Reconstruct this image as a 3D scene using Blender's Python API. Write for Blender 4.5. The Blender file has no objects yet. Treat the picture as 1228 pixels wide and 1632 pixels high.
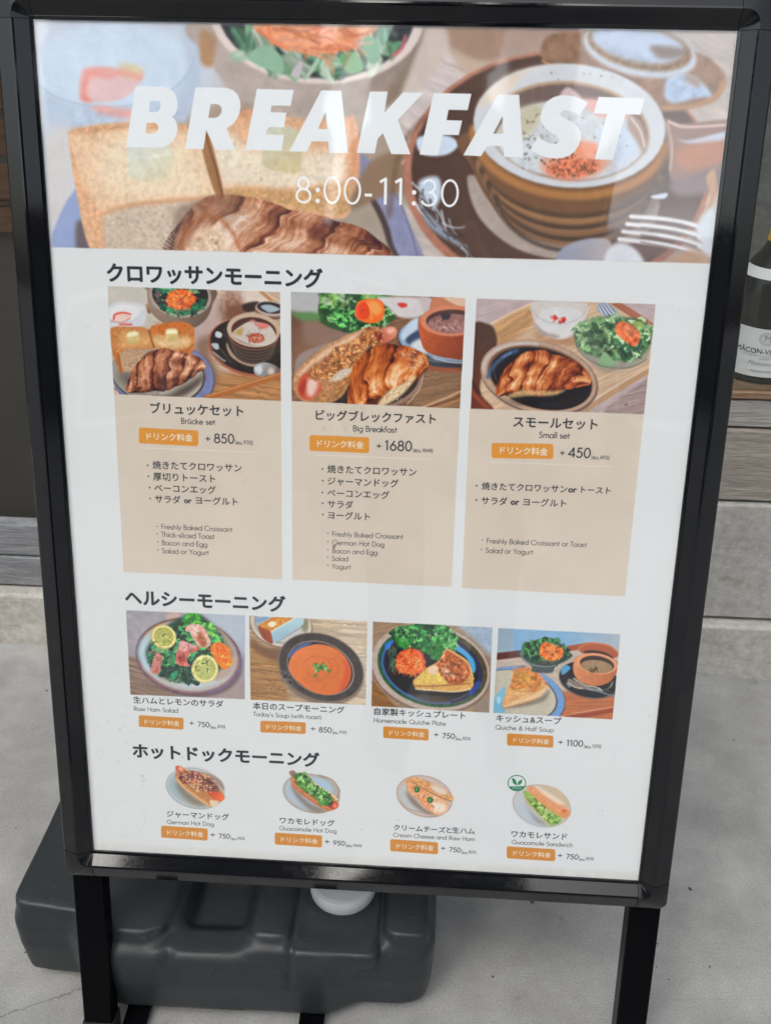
# A black snap-frame A-board with a cafe breakfast menu, standing on a concrete pavement in front of a shop.
import bpy, bmesh, math, random
from mathutils import Vector, Matrix
R = math.radians
sc = bpy.context.scene
col = sc.collection
# ------------------------------------------------------------------ camera, sky, sun, exposure
cam = bpy.data.cameras.new('camera'); cam_ob = bpy.data.objects.new('camera', cam); col.objects.link(cam_ob); sc.camera = cam_ob
cam.sensor_fit = 'VERTICAL'; cam.sensor_height = 24; cam.lens = 1577.38/1632*24; cam.clip_start = .01; cam.clip_end = 400
cam_ob.matrix_world = Matrix(((0.99810480, -0.03963637, 0.04707202, 0.35150964), (0.06038863, 0.48379039, -0.87309797, -0.74172026), (0.01183344, 0.87428589, 0.48526710, 1.12552767), (0.00000000, 0.00000000, 0.00000000, 1.00000000)))
SUN_EL, SUN_AZ = 52, 200
world = bpy.data.worlds.new('World'); sc.world = world; world.use_nodes = True
wn = world.node_tree.nodes; wl = world.node_tree.links
bg = wn['Background']; sky = wn.new('ShaderNodeTexSky'); sky.sky_type = 'NISHITA'; sky.sun_disc = False
sky.sun_elevation = R(SUN_EL); sky.sun_rotation = R(SUN_AZ); sky.air_density = 1.0; sky.dust_density = 4.0; sky.ozone_density = 1.0
hs = wn.new('ShaderNodeHueSaturation'); hs.inputs['Saturation'].default_value = .48
tn = wn.new('ShaderNodeMix'); tn.data_type = 'RGBA'; tn.blend_type = 'MULTIPLY'; tn.inputs[0].default_value = 1; tn.inputs[7].default_value = (.985, 1.008, .985, 1)
wl.new(sky.outputs[0], hs.inputs['Color']); wl.new(hs.outputs[0], tn.inputs[6]); wl.new(tn.outputs[2], bg.inputs['Color']); bg.inputs['Strength'].default_value = .14
sl = bpy.data.lights.new('sun', 'SUN'); sl.energy = .5; sl.angle = R(40); sl.color = (1, .98, .92)
so = bpy.data.objects.new('sun', sl); col.objects.link(so)
az = R(SUN_AZ); d = Vector((math.sin(az)*math.cos(R(SUN_EL)), math.cos(az)*math.cos(R(SUN_EL)), math.sin(R(SUN_EL))))
so.rotation_euler = d.to_track_quat('Z', 'Y').to_euler(); so.location = d*20
sc.view_settings.view_transform = 'Standard'; sc.view_settings.look = 'None'; sc.view_settings.gamma = 1; sc.view_settings.exposure = .84
sc.cycles.max_bounces = 10; sc.cycles.transparent_max_bounces = 16
# ------------------------------------------------------------------ painter for the printed sheet
import numpy as np
BW, BH = .584, .818                       # visible sheet, metres
TW = 1640; PPM = TW / BW; TH = int(round(BH * PPM))
def _homog(src, dst):
    A = []
    for (x, y), (u, v) in zip(src, dst):
        A.append([x, y, 1, 0, 0, 0, -u*x, -u*y, -u]); A.append([0, 0, 0, x, y, 1, -v*x, -v*y, -v])
    return np.linalg.svd(np.array(A, float))[2][-1].reshape(3, 3)
# survey of the sheet's four corners as read off the photograph -> position on the sheet
_S = _homog([(54, 31), (1174, 49.5), (1016, 1403), (150, 1354)], [(0, 0), (TW, 0), (TW, TH), (0, TH)])
def sheet(pts):
    p = np.asarray(pts, float).reshape(-1, 2)
    q = np.c_[p, np.ones(len(p))] @ _S.T
    return q[:, :2] / q[:, 2:3]
rng = np.random.RandomState(7)
CV = np.zeros((TH, TW, 3), np.float32)
_LAT = rng.rand(256, 256).astype(np.float32)
def vnoise(X, Y, seed=0):
    X = X + seed*17.31; Y = Y + seed*9.77
    xi = np.floor(X).astype(int); yi = np.floor(Y).astype(int)
    fx = X - xi; fy = Y - yi; fx = fx*fx*(3-2*fx); fy = fy*fy*(3-2*fy)
    a = _LAT[yi & 255, xi & 255]; b = _LAT[yi & 255, (xi+1) & 255]
    c = _LAT[(yi+1) & 255, xi & 255]; d = _LAT[(yi+1) & 255, (xi+1) & 255]
    return (a*(1-fx)+b*fx)*(1-fy)+(c*(1-fx)+d*fx)*fy - .5
def fbm(X, Y, seed=0, o=3):
    s = 0; a = 1.
    for k in range(o):
        s = s + a*vnoise(X*2**k, Y*2**k, seed+k*3); a *= .55
    return s
def cover(polys, x0, y0, w, h, S=3):
    """anti-aliased non-zero winding coverage of closed polygons on a pixel window"""
    A = []; B = []
    for p in polys:
        A.append(p); B.append(np.roll(p, -1, 0))
    A = (np.vstack(A) - (x0, y0))*S; B = (np.vstack(B) - (x0, y0))*S
    sg = np.where(B[:, 1] > A[:, 1], 1, -1)
    lo = np.where(sg[:, None] > 0, A, B); hi = np.where(sg[:, None] > 0, B, A)
    r0 = np.clip(np.ceil(lo[:, 1]-.5), 0, h*S).astype(int); r1 = np.clip(np.ceil(hi[:, 1]-.5), 0, h*S).astype(int)
    n = np.maximum(r1-r0, 0); k = n > 0
    lo, hi, sg, r0, n = lo[k], hi[k], sg[k], r0[k], n[k]
    if len(n) == 0: return np.zeros((h, w), np.float32)
    idx = np.repeat(np.arange(len(n)), n)
    row = np.arange(n.sum()) - np.repeat(np.cumsum(n)-n, n) + r0[idx]
    t = (row+.5-lo[idx, 1])/(hi[idx, 1]-lo[idx, 1])
    x = lo[idx, 0]+t*(hi[idx, 0]-lo[idx, 0])
    c = np.clip(np.ceil(x-.5), 0, w*S).astype(int)
    W = np.bincount(row*(w*S+1)+c, weights=sg[idx], minlength=h*S*(w*S+1)).reshape(h*S, w*S+1)
    m = (np.abs(np.cumsum(W, 1)[:, :-1]) > .5)
    return m.reshape(h, S, w, S).mean((1, 3)).astype(np.float32)
def blur(m, s):
    if s < .25: return m
    if s < 3:
        r = int(np.ceil(s*2.6)); k = np.exp(-.5*(np.arange(-r, r+1)/s)**2); k /= k.sum()
        for ax in (0, 1):
            o = np.zeros_like(m)
            for i, kv in enumerate(k): o += kv*np.roll(m, i-r, ax)
            m = o
        return m
    r = max(1, int(round(s*.98)))
    for _ in range(3):
        for ax in (0, 1):
            c = np.cumsum(np.concatenate([np.repeat(np.take(m, [0], ax), r+1, ax), m, np.repeat(np.take(m, [-1], ax), r, ax)], ax), ax)
            n = m.shape[ax]
            m = (np.take(c, range(2*r+1, 2*r+1+n), ax)-np.take(c, range(0, n), ax))/(2*r+1)
    return m
def spline(pts, n=6, closed=True):
    p = np.asarray(pts, float).reshape(-1, 2); N = len(p)
    if N < 3: return p
    if closed: P = np.vstack([p[-1], p, p[0], p[1]])
    else: P = np.vstack([2*p[0]-p[1], p, 2*p[-1]-p[-2]])
    M = N if closed else N-1
    t = np.linspace(0, 1, n, endpoint=False)[None, :, None]
    a, b, c, d = (P[i:i+M][:, None, :] for i in range(4))
    q = .5*((2*b)+(-a+c)*t+(2*a-5*b+4*c-d)*t**2+(-a+3*b-3*c+d)*t**3)
    q = q.reshape(-1, 2)
    return q if closed else np.vstack([q, p[-1]])
def orient(p):
    x, y = p[:, 0], p[:, 1]
    return p if (x*np.roll(y, -1)-np.roll(x, -1)*y).sum() > 0 else p[::-1]
def ribbon(p, w0, w1=None):
    """outline of a stroke along p, width tapering w0 -> w1 (arrays allowed), with round ends"""
    p = np.asarray(p, float); w = np.linspace(w0, w0 if w1 is None else w1, len(p)) if np.ndim(w0) == 0 else np.asarray(w0)
    d = np.gradient(p, axis=0); d /= np.maximum(np.hypot(d[:, 0], d[:, 1]), 1e-6)[:, None]
    nrm = np.c_[-d[:, 1], d[:, 0]]
    a = np.linspace(0, np.pi, 7)[1:-1]
    end = p[-1] + (nrm[-1]*np.cos(a)[:, None]+d[-1]*np.sin(a)[:, None])*w[-1]/2
    st = p[0] + (-nrm[0]*np.cos(a)[:, None]-d[0]*np.sin(a)[:, None])*w[0]/2
    return np.vstack([p+nrm*w[:, None]/2, end, (p-nrm*w[:, None]/2)[::-1], st])
def ellipse(cx, cy, rx, ry, rot=0, a0=0, a1=360, n=40):
    a = np.radians(np.linspace(a0, a1, n, endpoint=(a1-a0) < 360)); r = np.radians(rot)
    x = rx*np.cos(a); y = ry*np.sin(a)
    return np.c_[cx+x*np.cos(r)-y*np.sin(r), cy+x*np.sin(r)+y*np.cos(r)]
class Pic:
    """draws on the sheet in the coordinates of one measured detail (ox, oy = its corner, s = its magnification)"""
    def __init__(q, ox, oy, s, white=(226, 232, 238), clip=None, seed=1, gain=1.0):
        q.o = np.array((ox, oy), float); q.s = s; q.k = 226./np.array(white, float)*gain; q.clip = None
        q.r = np.random.RandomState(seed)
        if clip is not None:
            c = orient(sheet(clip)); x0, y0 = np.floor(c.min(0)).astype(int)-1; x1, y1 = np.ceil(c.max(0)).astype(int)+1
            x0, y0, x1, y1 = max(x0, 0), max(y0, 0), min(x1, TW), min(y1, TH)
            q.clip = (x0, y0, x1, y1, cover([c], x0, y0, x1-x0, y1-y0))
        else: q.clip = (0, 0, TW, TH, None)
        a = sheet([q.o, q.o+(100/s, 0)]); q.u = np.hypot(*(a[1]-a[0]))/100      # sheet pixels per detail unit
    def T(q, pts): return sheet(q.o+np.asarray(pts, float).reshape(-1, 2)/q.s)
    def shape(q, polys, c, b=0, a=1., n=0, ns=10, c2=None, g=None, an=None, mul=None, light=0):
        P = [orient(q.T(p)) for p in polys]; al = np.vstack(P); bb = b*q.u
        m = 3*bb+1
        X0, Y0, X1, Y1, cm = q.clip
        x0, y0 = max(int(al[:, 0].min()-m), X0), max(int(al[:, 1].min()-m), Y0)
        x1, y1 = min(int(al[:, 0].max()+m)+2, X1), min(int(al[:, 1].max()+m)+2, Y1)
        if x1 <= x0 or y1 <= y0: return
        e = int(m)+1
        M = cover(P, x0-e, y0-e, x1-x0+2*e, y1-y0+2*e, 3 if (x1-x0)*(y1-y0) < 250000 else 2)
        M = blur(M, bb)[e:-e, e:-e]
        if cm is not None: M = M*cm[y0-Y0:y1-Y0, x0-X0:x1-X0]
        M = M*a
        C = np.array(c, float)*q.k/255
        C = np.broadcast_to(C, (y1-y0, x1-x0, 3)).copy()
        yy, xx = np.mgrid[y0:y1, x0:x1].astype(np.float32)
        if c2 is not None:
            C2 = np.array(c2, float)*q.k/255
            ga, gb = q.T([g[:2], g[2:]]); d = gb-ga
            t = np.clip(((xx-ga[0])*d[0]+(yy-ga[1])*d[1])/(d@d), 0, 1)[..., None]
            C = C*(1-t)+C2*t
        if n:
            C *= 1+n*fbm(xx/(ns*q.u), yy/(ns*q.u), int(q.r.randint(50)))[..., None]*2
        if an is not None:                       # (angle, length, width, amount): streaks
            for k in range(0, len(an), 4):
                A = np.radians(an[k]); u = (xx*np.cos(A)+yy*np.sin(A))/(an[k+1]*q.u); v = (-xx*np.sin(A)+yy*np.cos(A))/(an[k+2]*q.u)
                wv = vnoise(xx/(30*q.u), yy/(30*q.u), 5)*1.5
                C *= 1+an[k+3]*2*fbm(u, v+wv, int(q.r.randint(50)), 2)[..., None]
        R = CV[y0:y1, x0:x1]
        R += (np.clip(C, 0, 1)-R)*M[..., None]
    def fill(q, pts, c, **k): q.shape([spline(pts)], c, **k)
    def poly(q, pts, c, **k): q.shape([np.asarray(pts, float).reshape(-1, 2)], c, **k)
    def ell(q, cx, cy, rx, ry, c, rot=0, **k): q.shape([ellipse(cx, cy, rx, ry, rot)], c, **k)
    def line(q, pts, w, c, w1=None, **k): q.shape([ribbon(spline(pts, closed=False), w, w1)], c, **k)
    def arc(q, cx, cy, rx, ry, a0, a1, w, c, rot=0, w1=None, **k): q.shape([ribbon(ellipse(cx, cy, rx, ry, rot, a0, a1), w, w1)], c, **k)
    def ring(q, cx, cy, rx, ry, w, c, rot=0, **k):
        e = ellipse(cx, cy, rx, ry, rot, n=60); e = np.vstack([e, e[:2]]); q.shape([ribbon(e, w)], c, **k)
    def inside(q, pts, n):
        p = np.asarray(pts, float).reshape(-1, 2); lo, hi = p.min(0), p.max(0); out = []
        a, b = p, np.roll(p, -1, 0)
        while len(out) < n:
            t = lo+q.r.rand(2)*(hi-lo)
            c = ((a[:, 1] > t[1]) != (b[:, 1] > t[1])) & (t[0] < (b[:, 0]-a[:, 0])*(t[1]-a[:, 1])/(b[:, 1]-a[:, 1]+1e-9)+a[:, 0])
            if c.sum() % 2: out.append(t)
        return out
    def leaves(q, pts, n, size, cols, asp=.45, curl=.3, a=.95, b=.4, frill=.12, vein=True):
        for t in q.inside(pts, n):
            L = size*(.5+q.r.rand()*.8); th = q.r.rand()*2*np.pi; w = L*asp*(.6+.7*q.r.rand()); c = np.array(cols[q.r.randint(len(cols))], float)*(.8+.4*q.r.rand())
            s = np.linspace(-1, 1, 9); prof = (1-s**2)**.7; bend = (q.r.rand()-.5)*2*curl*L*(1-s**2)
            up = prof*w/2*(1+frill*4*(q.r.rand(9)-.5)); dn = prof*w/2*(1+frill*4*(q.r.rand(9)-.5))
            x = s*L/2; P = np.vstack([np.c_[x, bend+up], np.c_[x, bend-dn][::-1][1:-1]])
            R = np.array([[np.cos(th), -np.sin(th)], [np.sin(th), np.cos(th)]])
            q.shape([spline(P@R.T+t, 3)], c, b=b, a=a)
            if vein and L > 10:
                q.shape([ribbon((np.c_[x, bend+up*.3]@R.T+t)[1:-1], w*.22, w*.05)], np.minimum(c*1.5+18, 255), b=b+.5, a=.55)
    def blobs(q, pts, n, size, cols, a=.9, b=.8, asp=.7):
        for t in q.inside(pts, n):
            L = size*(.4+q.r.rand()*.9); c = np.array(cols[q.r.randint(len(cols))], float)*(.85+.3*q.r.rand())
            q.shape([spline(t+ellipse(0, 0, L/2, L/2*asp, q.r.rand()*180, n=8)*(.75+.5*q.r.rand(8, 1)), 3)], c, b=b, a=a)
    def threads(q, pts, n, L, w, cols, curl=.8, b=.4, a=.95, ang=None):
        for t in q.inside(pts, n):
            th = q.r.rand()*2*np.pi if ang is None else np.radians(ang+q.r.randn()*18); k = (q.r.rand()-.5)*2*curl
            s = np.linspace(-.5, .5, 7); A = th+k*s*2; l = L*(.6+.8*q.r.rand())
            P = t+np.cumsum(np.c_[np.cos(A), np.sin(A)], 0)*l/7; P -= P.mean(0)-t
            c = np.array(cols[q.r.randint(len(cols))], float)*(.85+.3*q.r.rand())
            q.shape([ribbon(P, w*(.7+.6*q.r.rand()), w*.5)], c, b=b, a=a)
    def wood(q, pts, c, ang=5, amt=.12, L=260, w=9, **k): q.poly(pts, c, an=(ang, L, w, amt, ang, L*.5, w*.35, amt*.6), **k)

    def splat(q, pts, cols, a=1.):
        """lay a dense cloud of coloured samples of a modelled surface onto the sheet"""
        t = q.T(pts); X0, Y0, X1, Y1, cm = q.clip
        x0, y0 = max(int(t[:, 0].min())-3, X0), max(int(t[:, 1].min())-3, Y0); x1, y1 = min(int(t[:, 0].max())+4, X1), min(int(t[:, 1].max())+4, Y1); w, h = x1-x0, y1-y0
        ix = np.floor(t[:, 0]-x0).astype(int); iy = np.floor(t[:, 1]-y0).astype(int); k = (ix >= 0) & (iy >= 0) & (ix < w) & (iy < h); id_ = iy[k]*w+ix[k]
        W = np.bincount(id_, minlength=w*h).reshape(h, w).astype(np.float32); C = np.stack([np.bincount(id_, weights=cols[k, c], minlength=w*h).reshape(h, w) for c in range(3)], -1)
        Wb = blur(W, .6); C = np.stack([blur(C[..., c].astype(np.float32), .6) for c in range(3)], -1)/np.maximum(Wb, 1e-4)[..., None]
        M = np.clip(blur((W > 0).astype(np.float32), .8)*1.6-.3, 0, 1)*a
        if cm is not None: M = M*cm[y0-Y0:y1-Y0, x0-X0:x1-X0]
        R_ = CV[y0:y1, x0:x1]; R_ += (np.clip(C*q.k/255, 0, 1)-R_)*M[..., None]
    def croissant(q, spine, hw, nseg=6, seed=0, pal=((62, 30, 22), (120, 62, 36), (176, 104, 58), (218, 160, 104), (244, 214, 178)), bend=.5, slant=-.55, lift=0., light=-.35, flake=1.):
        n = int(220*max(1, q.u)); S = np.asarray(spine, float); P = spline(S, 24, closed=False); H = spline(np.c_[hw, hw], 24, closed=False)[:, 0]
        L = len(P); s = np.linspace(0, 1, int(n*2.6)); t = np.linspace(-1, 1, int(n*1.5)); f = s*(L-1)
        px = np.interp(f, range(L), P[:, 0]); py = np.interp(f, range(L), P[:, 1]); hh = np.interp(f, range(L), H)
        dx = np.gradient(px); dy = np.gradient(py); dl = np.hypot(dx, dy); nx, ny = dy/dl, -dx/dl       # t=+1 is the upper side when the spine runs right
        Sg, Tg = np.meshgrid(s, t, indexing='ij')
        warp = .07*fbm(Sg*4, Tg*2.2, seed, 3)
        ph = (Sg+warp)*nseg+bend*.25*Tg*Tg*np.tanh((Sg-.5)*6)+slant*Tg; u = ph-np.floor(ph); seg = np.floor(ph).astype(int)
        hh2 = hh[:, None]*(1+.07*np.sin(np.clip(u, 0, 1)*np.pi)+.03*fbm(Sg*30, Tg*2, seed+2, 2))
        rnd = _LAT[(seg+seed*7) & 255, 11]-.5
        v = .50+.16*rnd
        v = v+.20*np.exp(-((u-.42)/.26)**2)-.30*np.exp(-(u/.06)**2)-.26*np.exp(-((u-1)/.09)**2)
        v = v+.42*flake*np.exp(-((u-.085)/.022)**2)*(fbm(Sg*14, Tg*7, seed+4, 2)+.45)
        v = v-.26*np.clip(-Tg-.15, 0, 1)-.20*np.clip(np.abs(Tg)-.72, 0, 1)*3+.22*np.exp(-((Tg+light*-1-.05)/.28)**2)*(.7+fbm(Sg*9, Tg*4, seed+9, 2))
        v = v+.30*fbm(ph*9, Tg*1.6, seed+5, 3)+.20*fbm(ph*34, Tg*2.5, seed+6, 2)+.42*fbm(Sg*4.5, Tg*2.2, seed+7, 3)+.10*fbm(Sg*90, Tg*50, seed+8, 1)
        v = np.clip(v, 0, 1); pal = np.array(pal, float); k = v*(len(pal)-1)
        C = np.stack([np.interp(k, range(len(pal)), pal[:, c]) for c in range(3)], -1)
        X = px[:, None]+nx[:, None]*hh2*Tg; Y = py[:, None]+ny[:, None]*hh2*Tg
        q.splat(np.c_[X.ravel(), Y.ravel()], C.reshape(-1, 3))
    def tone(q, pts, amt=.2, ns=20, b=6, seed=0):
        """uneven light and dark within a printed picture"""
        P = orient(q.T(pts)); X0, Y0, X1, Y1, cm = q.clip; x0, y0 = max(int(P[:, 0].min()), X0), max(int(P[:, 1].min()), Y0); x1, y1 = min(int(P[:, 0].max())+1, X1), min(int(P[:, 1].max())+1, Y1)
        M = blur(cover([P], x0, y0, x1-x0, y1-y0, 2), b*q.u)
        if cm is not None: M = M*cm[y0-Y0:y1-Y0, x0-X0:x1-X0]
        yy, xx = np.mgrid[y0:y1, x0:x1].astype(np.float32); z = fbm(xx/(ns*q.u), yy/(ns*q.u), seed, 4)
        CV[y0:y1, x0:x1] *= 1+(M*np.clip(amt*2*z, -.6, .6))[..., None]
    def photo(q, soft=.9, grain=.016, mid=.012):
        X0, Y0, X1, Y1, cm = q.clip; R_ = CV[Y0:Y1, X0:X1]; B_ = np.stack([blur(R_[..., c].copy(), soft) for c in range(3)], -1)
        yy, xx = np.mgrid[Y0:Y1, X0:X1].astype(np.float32); z = 1+mid*2*fbm(xx/14, yy/14, 3, 4)+grain*2*fbm(xx/1.9, yy/1.9, 8, 2)
        W = np.stack([blur(R_[..., c].copy(), 9) for c in range(3)], -1); B_ = B_*z[..., None]; B_ = B_+(B_-W)*.12      # a little local contrast
        R_ += (np.clip(B_, 0, 1)-R_)*cm[..., None]
# ------------------------------------------------------------------ the printed photographs
GREEN = [(60, 120, 60), (90, 160, 70), (40, 90, 50), (120, 180, 90), (30, 70, 45)]
CARROT = [(240, 120, 50), (250, 150, 70), (225, 90, 40), (255, 175, 100), (235, 105, 60)]
def header():  # picture colours still hold part of the film's reflected haze
    HK = [(54, 31), (1174, 49.5), (1131, 420), (80, 394)]
    K = Pic(0, 0, 1.919, (228, 234, 240), HK, 11, gain=.985)
    f, e, l = K.fill, K.ell, K.line
    r = lambda *p: [(x+1128, y) for x, y in p]
    K.poly([(60, 40), (2300, 40), (2300, 840), (60, 840)], (196, 188, 186), n=.05, ns=160, an=(22, 300, 14, .05))
    f([(60, 40), (640, 40), (660, 300), (560, 420), (300, 800), (60, 800)], (204, 216, 234), b=40)  # pale blue haze mirrored by the film, painted into the print
    f([(1180, 60), (1600, 60), (1560, 260), (1330, 520), (1220, 560), (1230, 300)], (204, 196, 198), b=8, an=(24, 300, 10, .06))
    f([(520, 420), (700, 300), (1100, 300), (1260, 480), (1240, 620), (1100, 560)], (176, 160, 148), b=14)
    # yoghurt glass
    f([(118, 170), (200, 100), (350, 70), (500, 95), (575, 170), (560, 250), (500, 300), (340, 330), (180, 310), (125, 260)], (206, 224, 244), b=6)
    f([(125, 270), (200, 310), (340, 335), (500, 300), (600, 200), (590, 330), (520, 400), (300, 400), (170, 390), (140, 330)], (190, 208, 232), b=8, a=.8)
    f([(560, 60), (615, 60), (610, 250), (560, 360), (500, 380), (570, 260)], (186, 200, 222), b=8, a=.7)
    l([(122, 262), (180, 300), (290, 326), (400, 322), (500, 292), (575, 225), (602, 150)], 5, (176, 196, 220), b=2, a=.8)
    f([(250, 215), (300, 203), (370, 212), (440, 215), (430, 250), (380, 300), (300, 312), (248, 300)], (226, 200, 206), b=3)
    f([(360, 198), (420, 200), (438, 225), (390, 240)], (218, 206, 180), b=6)
    l([(256, 300), (258, 262), (270, 230), (300, 225), (330, 232), (360, 222), (400, 228), (432, 240)], 17, (230, 158, 150), 10, b=6)
    l([(256, 300), (275, 308)], 12, (230, 150, 142), b=5); l([(262, 224), (300, 214), (345, 212)], 8, (228, 160, 154), b=5)
    l([(300, 334), (345, 342), (400, 350)], 18, (232, 172, 166), 26, b=8); l([(280, 330), (340, 334)], 8, (236, 190, 190), b=3)
    f([(140, 420), (215, 390), (225, 620), (160, 740), (130, 500)], (212, 212, 216), b=14)
    # plate: lavender rim and grey well
    f([(146, 790), (170, 690), (215, 600), (260, 570), (270, 800)], (158, 174, 214), b=3)
    f([(1040, 430), (1120, 480), (1200, 570), (1250, 680), (1292, 830), (1080, 830), (1060, 600)], (146, 150, 184), b=3, n=.03, ns=20)
    f([(1060, 560), (1130, 590), (1175, 660), (1200, 740), (1204, 830), (900, 830), (900, 600)], (88, 76, 76), b=3)
    f([(1040, 560), (1110, 590), (1155, 660), (1182, 740), (1190, 830), (900, 830), (900, 600)], (172, 162, 152), b=3)
    l([(1288, 830), (1272, 770), (1250, 690), (1205, 585), (1130, 500)], 4, (100, 96, 110), b=2, a=.6)
    f([(1200, 480), (1290, 480), (1310, 600), (1260, 640)], (140, 122, 106), b=12, a=.8)
    f([(232, 690), (258, 680), (280, 790), (240, 790)], (120, 112, 118), b=5)
    # first slab of toast
    f([(208, 402), (260, 560), (316, 650), (318, 760), (272, 752), (236, 600)], (226, 186, 152), b=2, n=.06, ns=10)
    K.poly([(208, 400), (300, 380), (420, 372), (560, 380), (628, 398), (690, 605), (560, 612), (420, 620), (312, 650), (250, 560)], (230, 202, 174), b=2, n=.04, ns=9)
    f([(330, 420), (560, 430), (630, 590), (420, 610), (300, 560)], (236, 220, 198), b=22, n=.03, ns=7)
    f([(212, 398), (320, 382), (420, 376), (600, 384), (600, 400), (400, 394), (250, 412)], (214, 172, 138), b=5, n=.1, ns=6)
    K.poly([(312, 652), (420, 622), (620, 608), (700, 618), (560, 800), (316, 800)], (208, 194, 180), b=2, n=.05, ns=7)
    l([(310, 655), (400, 628), (540, 612), (680, 604)], 12, (214, 170, 134), b=4)
    l([(312, 655), (316, 720), (320, 780)], 7, (216, 176, 146), b=3)
    K.blobs([(330, 660), (560, 620), (540, 750), (330, 760)], 110, 9, [(190, 174, 160), (220, 208, 196), (168, 152, 138)], a=.45, b=1.5)
    K.blobs([(240, 410), (600, 400), (660, 590), (300, 620)], 260, 10, [(234, 206, 178), (208, 168, 132), (240, 220, 196)], a=.28, b=1.5)
    f([(540, 640), (600, 615), (680, 600), (640, 640), (590, 700), (560, 780), (520, 790), (530, 700)], (158, 140, 126), b=7, a=.85)
    # second slab
    f([(640, 420), (735, 344), (850, 322), (960, 308), (1040, 322), (1088, 372), (1098, 540), (1060, 660), (960, 665), (800, 640), (690, 600)], (222, 182, 150), b=2, n=.05, ns=8)
    f([(640, 430), (700, 400), (760, 450), (900, 460), (1040, 470), (1040, 560), (900, 580), (740, 570), (680, 560)], (230, 220, 204), b=12, n=.03, ns=8)
    f([(690, 590), (740, 572), (900, 580), (1050, 560), (1070, 620), (1040, 660), (900, 640), (800, 620), (700, 606)], (206, 168, 124), b=7, n=.08, ns=9)
    l([(735, 352), (850, 330), (960, 318), (1035, 334), (1076, 384), (1084, 480), (1078, 560)], 22, (214, 158, 126), b=7, a=.8)
    K.blobs([(730, 350), (1000, 320), (1090, 390), (1090, 600), (800, 600), (660, 420)], 240, 11, [(226, 186, 154), (196, 146, 112), (234, 214, 190)], a=.28, b=1.5)
    f([(622, 400), (636, 402), (664, 500), (684, 600), (664, 604), (634, 520), (618, 450)], (168, 128, 94), b=2)
    l([(630, 402), (640, 450), (662, 520), (680, 598)], 6, (138, 98, 70), b=1.5)
    # butter
    f([(392, 446), (420, 432), (500, 434), (528, 462), (526, 528), (500, 552), (440, 554), (396, 534)], (214, 222, 220), b=3, c2=(222, 216, 190), g=(400, 440, 480, 560))
    l([(398, 470), (440, 482), (520, 470)], 5, (228, 234, 234), b=3)
    f([(818, 398), (850, 386), (905, 394), (920, 430), (916, 520), (880, 530), (812, 512), (800, 490)], (206, 208, 194), b=3, c2=(212, 198, 156), g=(820, 400, 900, 540))
    # croissant
    f([(548, 840), (556, 720), (600, 640), (700, 604), (860, 650), (1040, 690), (1180, 790), (1180, 840)], (110, 78, 62), b=10, a=.7)
    HP = ((70, 42, 44), (118, 72, 60), (172, 116, 88), (218, 176, 150), (248, 234, 226))
    K.croissant([(575, 900), (600, 800), (690, 752), (800, 760), (920, 775), (1040, 790), (1130, 810), (1200, 850)], [60, 110, 150, 135, 120, 105, 80, 30], 5, 3, pal=HP, bend=.8)
    f([(578, 830), (584, 730), (620, 690), (664, 694), (700, 740), (716, 830)], (226, 204, 182), b=9, n=.07, ns=9, a=.92); K.blobs([(600, 710), (680, 710), (700, 800), (600, 800)], 60, 12, [(184, 152, 126), (226, 208, 190)], a=.6, b=1.5)
    l([(560, 830), (566, 730), (606, 668), (668, 668), (716, 720), (745, 800)], 13, (176, 112, 76), 8, b=4, a=.8)
    # salad bowl
    f([(610, 60), (640, 180), (720, 290), (850, 350), (1010, 362), (1160, 330), (1250, 262), (1310, 150), (1322, 60)], (186, 176, 172), b=4, n=.03, ns=30, c2=(150, 136, 126), g=(900, 200, 1300, 320))
    f([(1180, 330), (1250, 262), (1310, 150), (1322, 60), (1280, 60), (1260, 180), (1190, 270)], (140, 124, 112), b=8, a=.8)
    f([(612, 90), (660, 120), (640, 200)], (170, 130, 90), b=6, a=.6); f([(616, 110), (640, 120), (650, 200), (614, 190)], (186, 150, 118), b=5)
    K.shape([ellipse(968, 40, 330, 216, 4)], (222, 212, 212), b=3)
    K.shape([ellipse(966, 40, 300, 198, 4)], (66, 72, 76), b=3)
    LR = [(680, 80), (1240, 90), (1230, 150), (1100, 215), (960, 235), (820, 200), (720, 140)]
    K.leaves(LR, 70, 90, [(136, 176, 152), (92, 136, 112), (160, 190, 168), (84, 96, 96), (116, 160, 126), (176, 190, 178)], b=3, a=.8)
    for p, c in [([(760, 180), (800, 140), (850, 160), (868, 210), (850, 224)], (150, 188, 166)), ([(1040, 165), (1090, 160), (1110, 210), (1070, 225), (1046, 200)], (128, 176, 132)), ([(930, 240), (960, 190), (985, 160), (970, 200), (940, 242)], (176, 200, 180)), ([(1100, 110), (1150, 120), (1160, 180), (1130, 190)], (120, 170, 140)), ([(890, 230), (905, 200), (925, 190), (915, 236)], (196, 190, 200))]: f(p, c, b=2)
    f([(800, 70), (1140, 70), (1120, 110), (1050, 150), (980, 168), (900, 158), (840, 130)], (228, 164, 132), b=4)
    K.threads([(820, 75), (1120, 80), (1040, 150), (930, 160), (850, 120)], 60, 150, 11, [(236, 160, 120), (244, 184, 150), (216, 134, 96), (232, 172, 150)], curl=1.2, b=2.5, a=.8, ang=10)
    l([(940, 160), (990, 178), (1015, 205), (1020, 226)], 9, (226, 160, 126), 5, b=2); l([(820, 80), (830, 120), (880, 150)], 12, (230, 150, 110), b=2)
    l([(1200, 170), (1225, 150), (1240, 110)], 10, (200, 120, 130), b=3)
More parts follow.
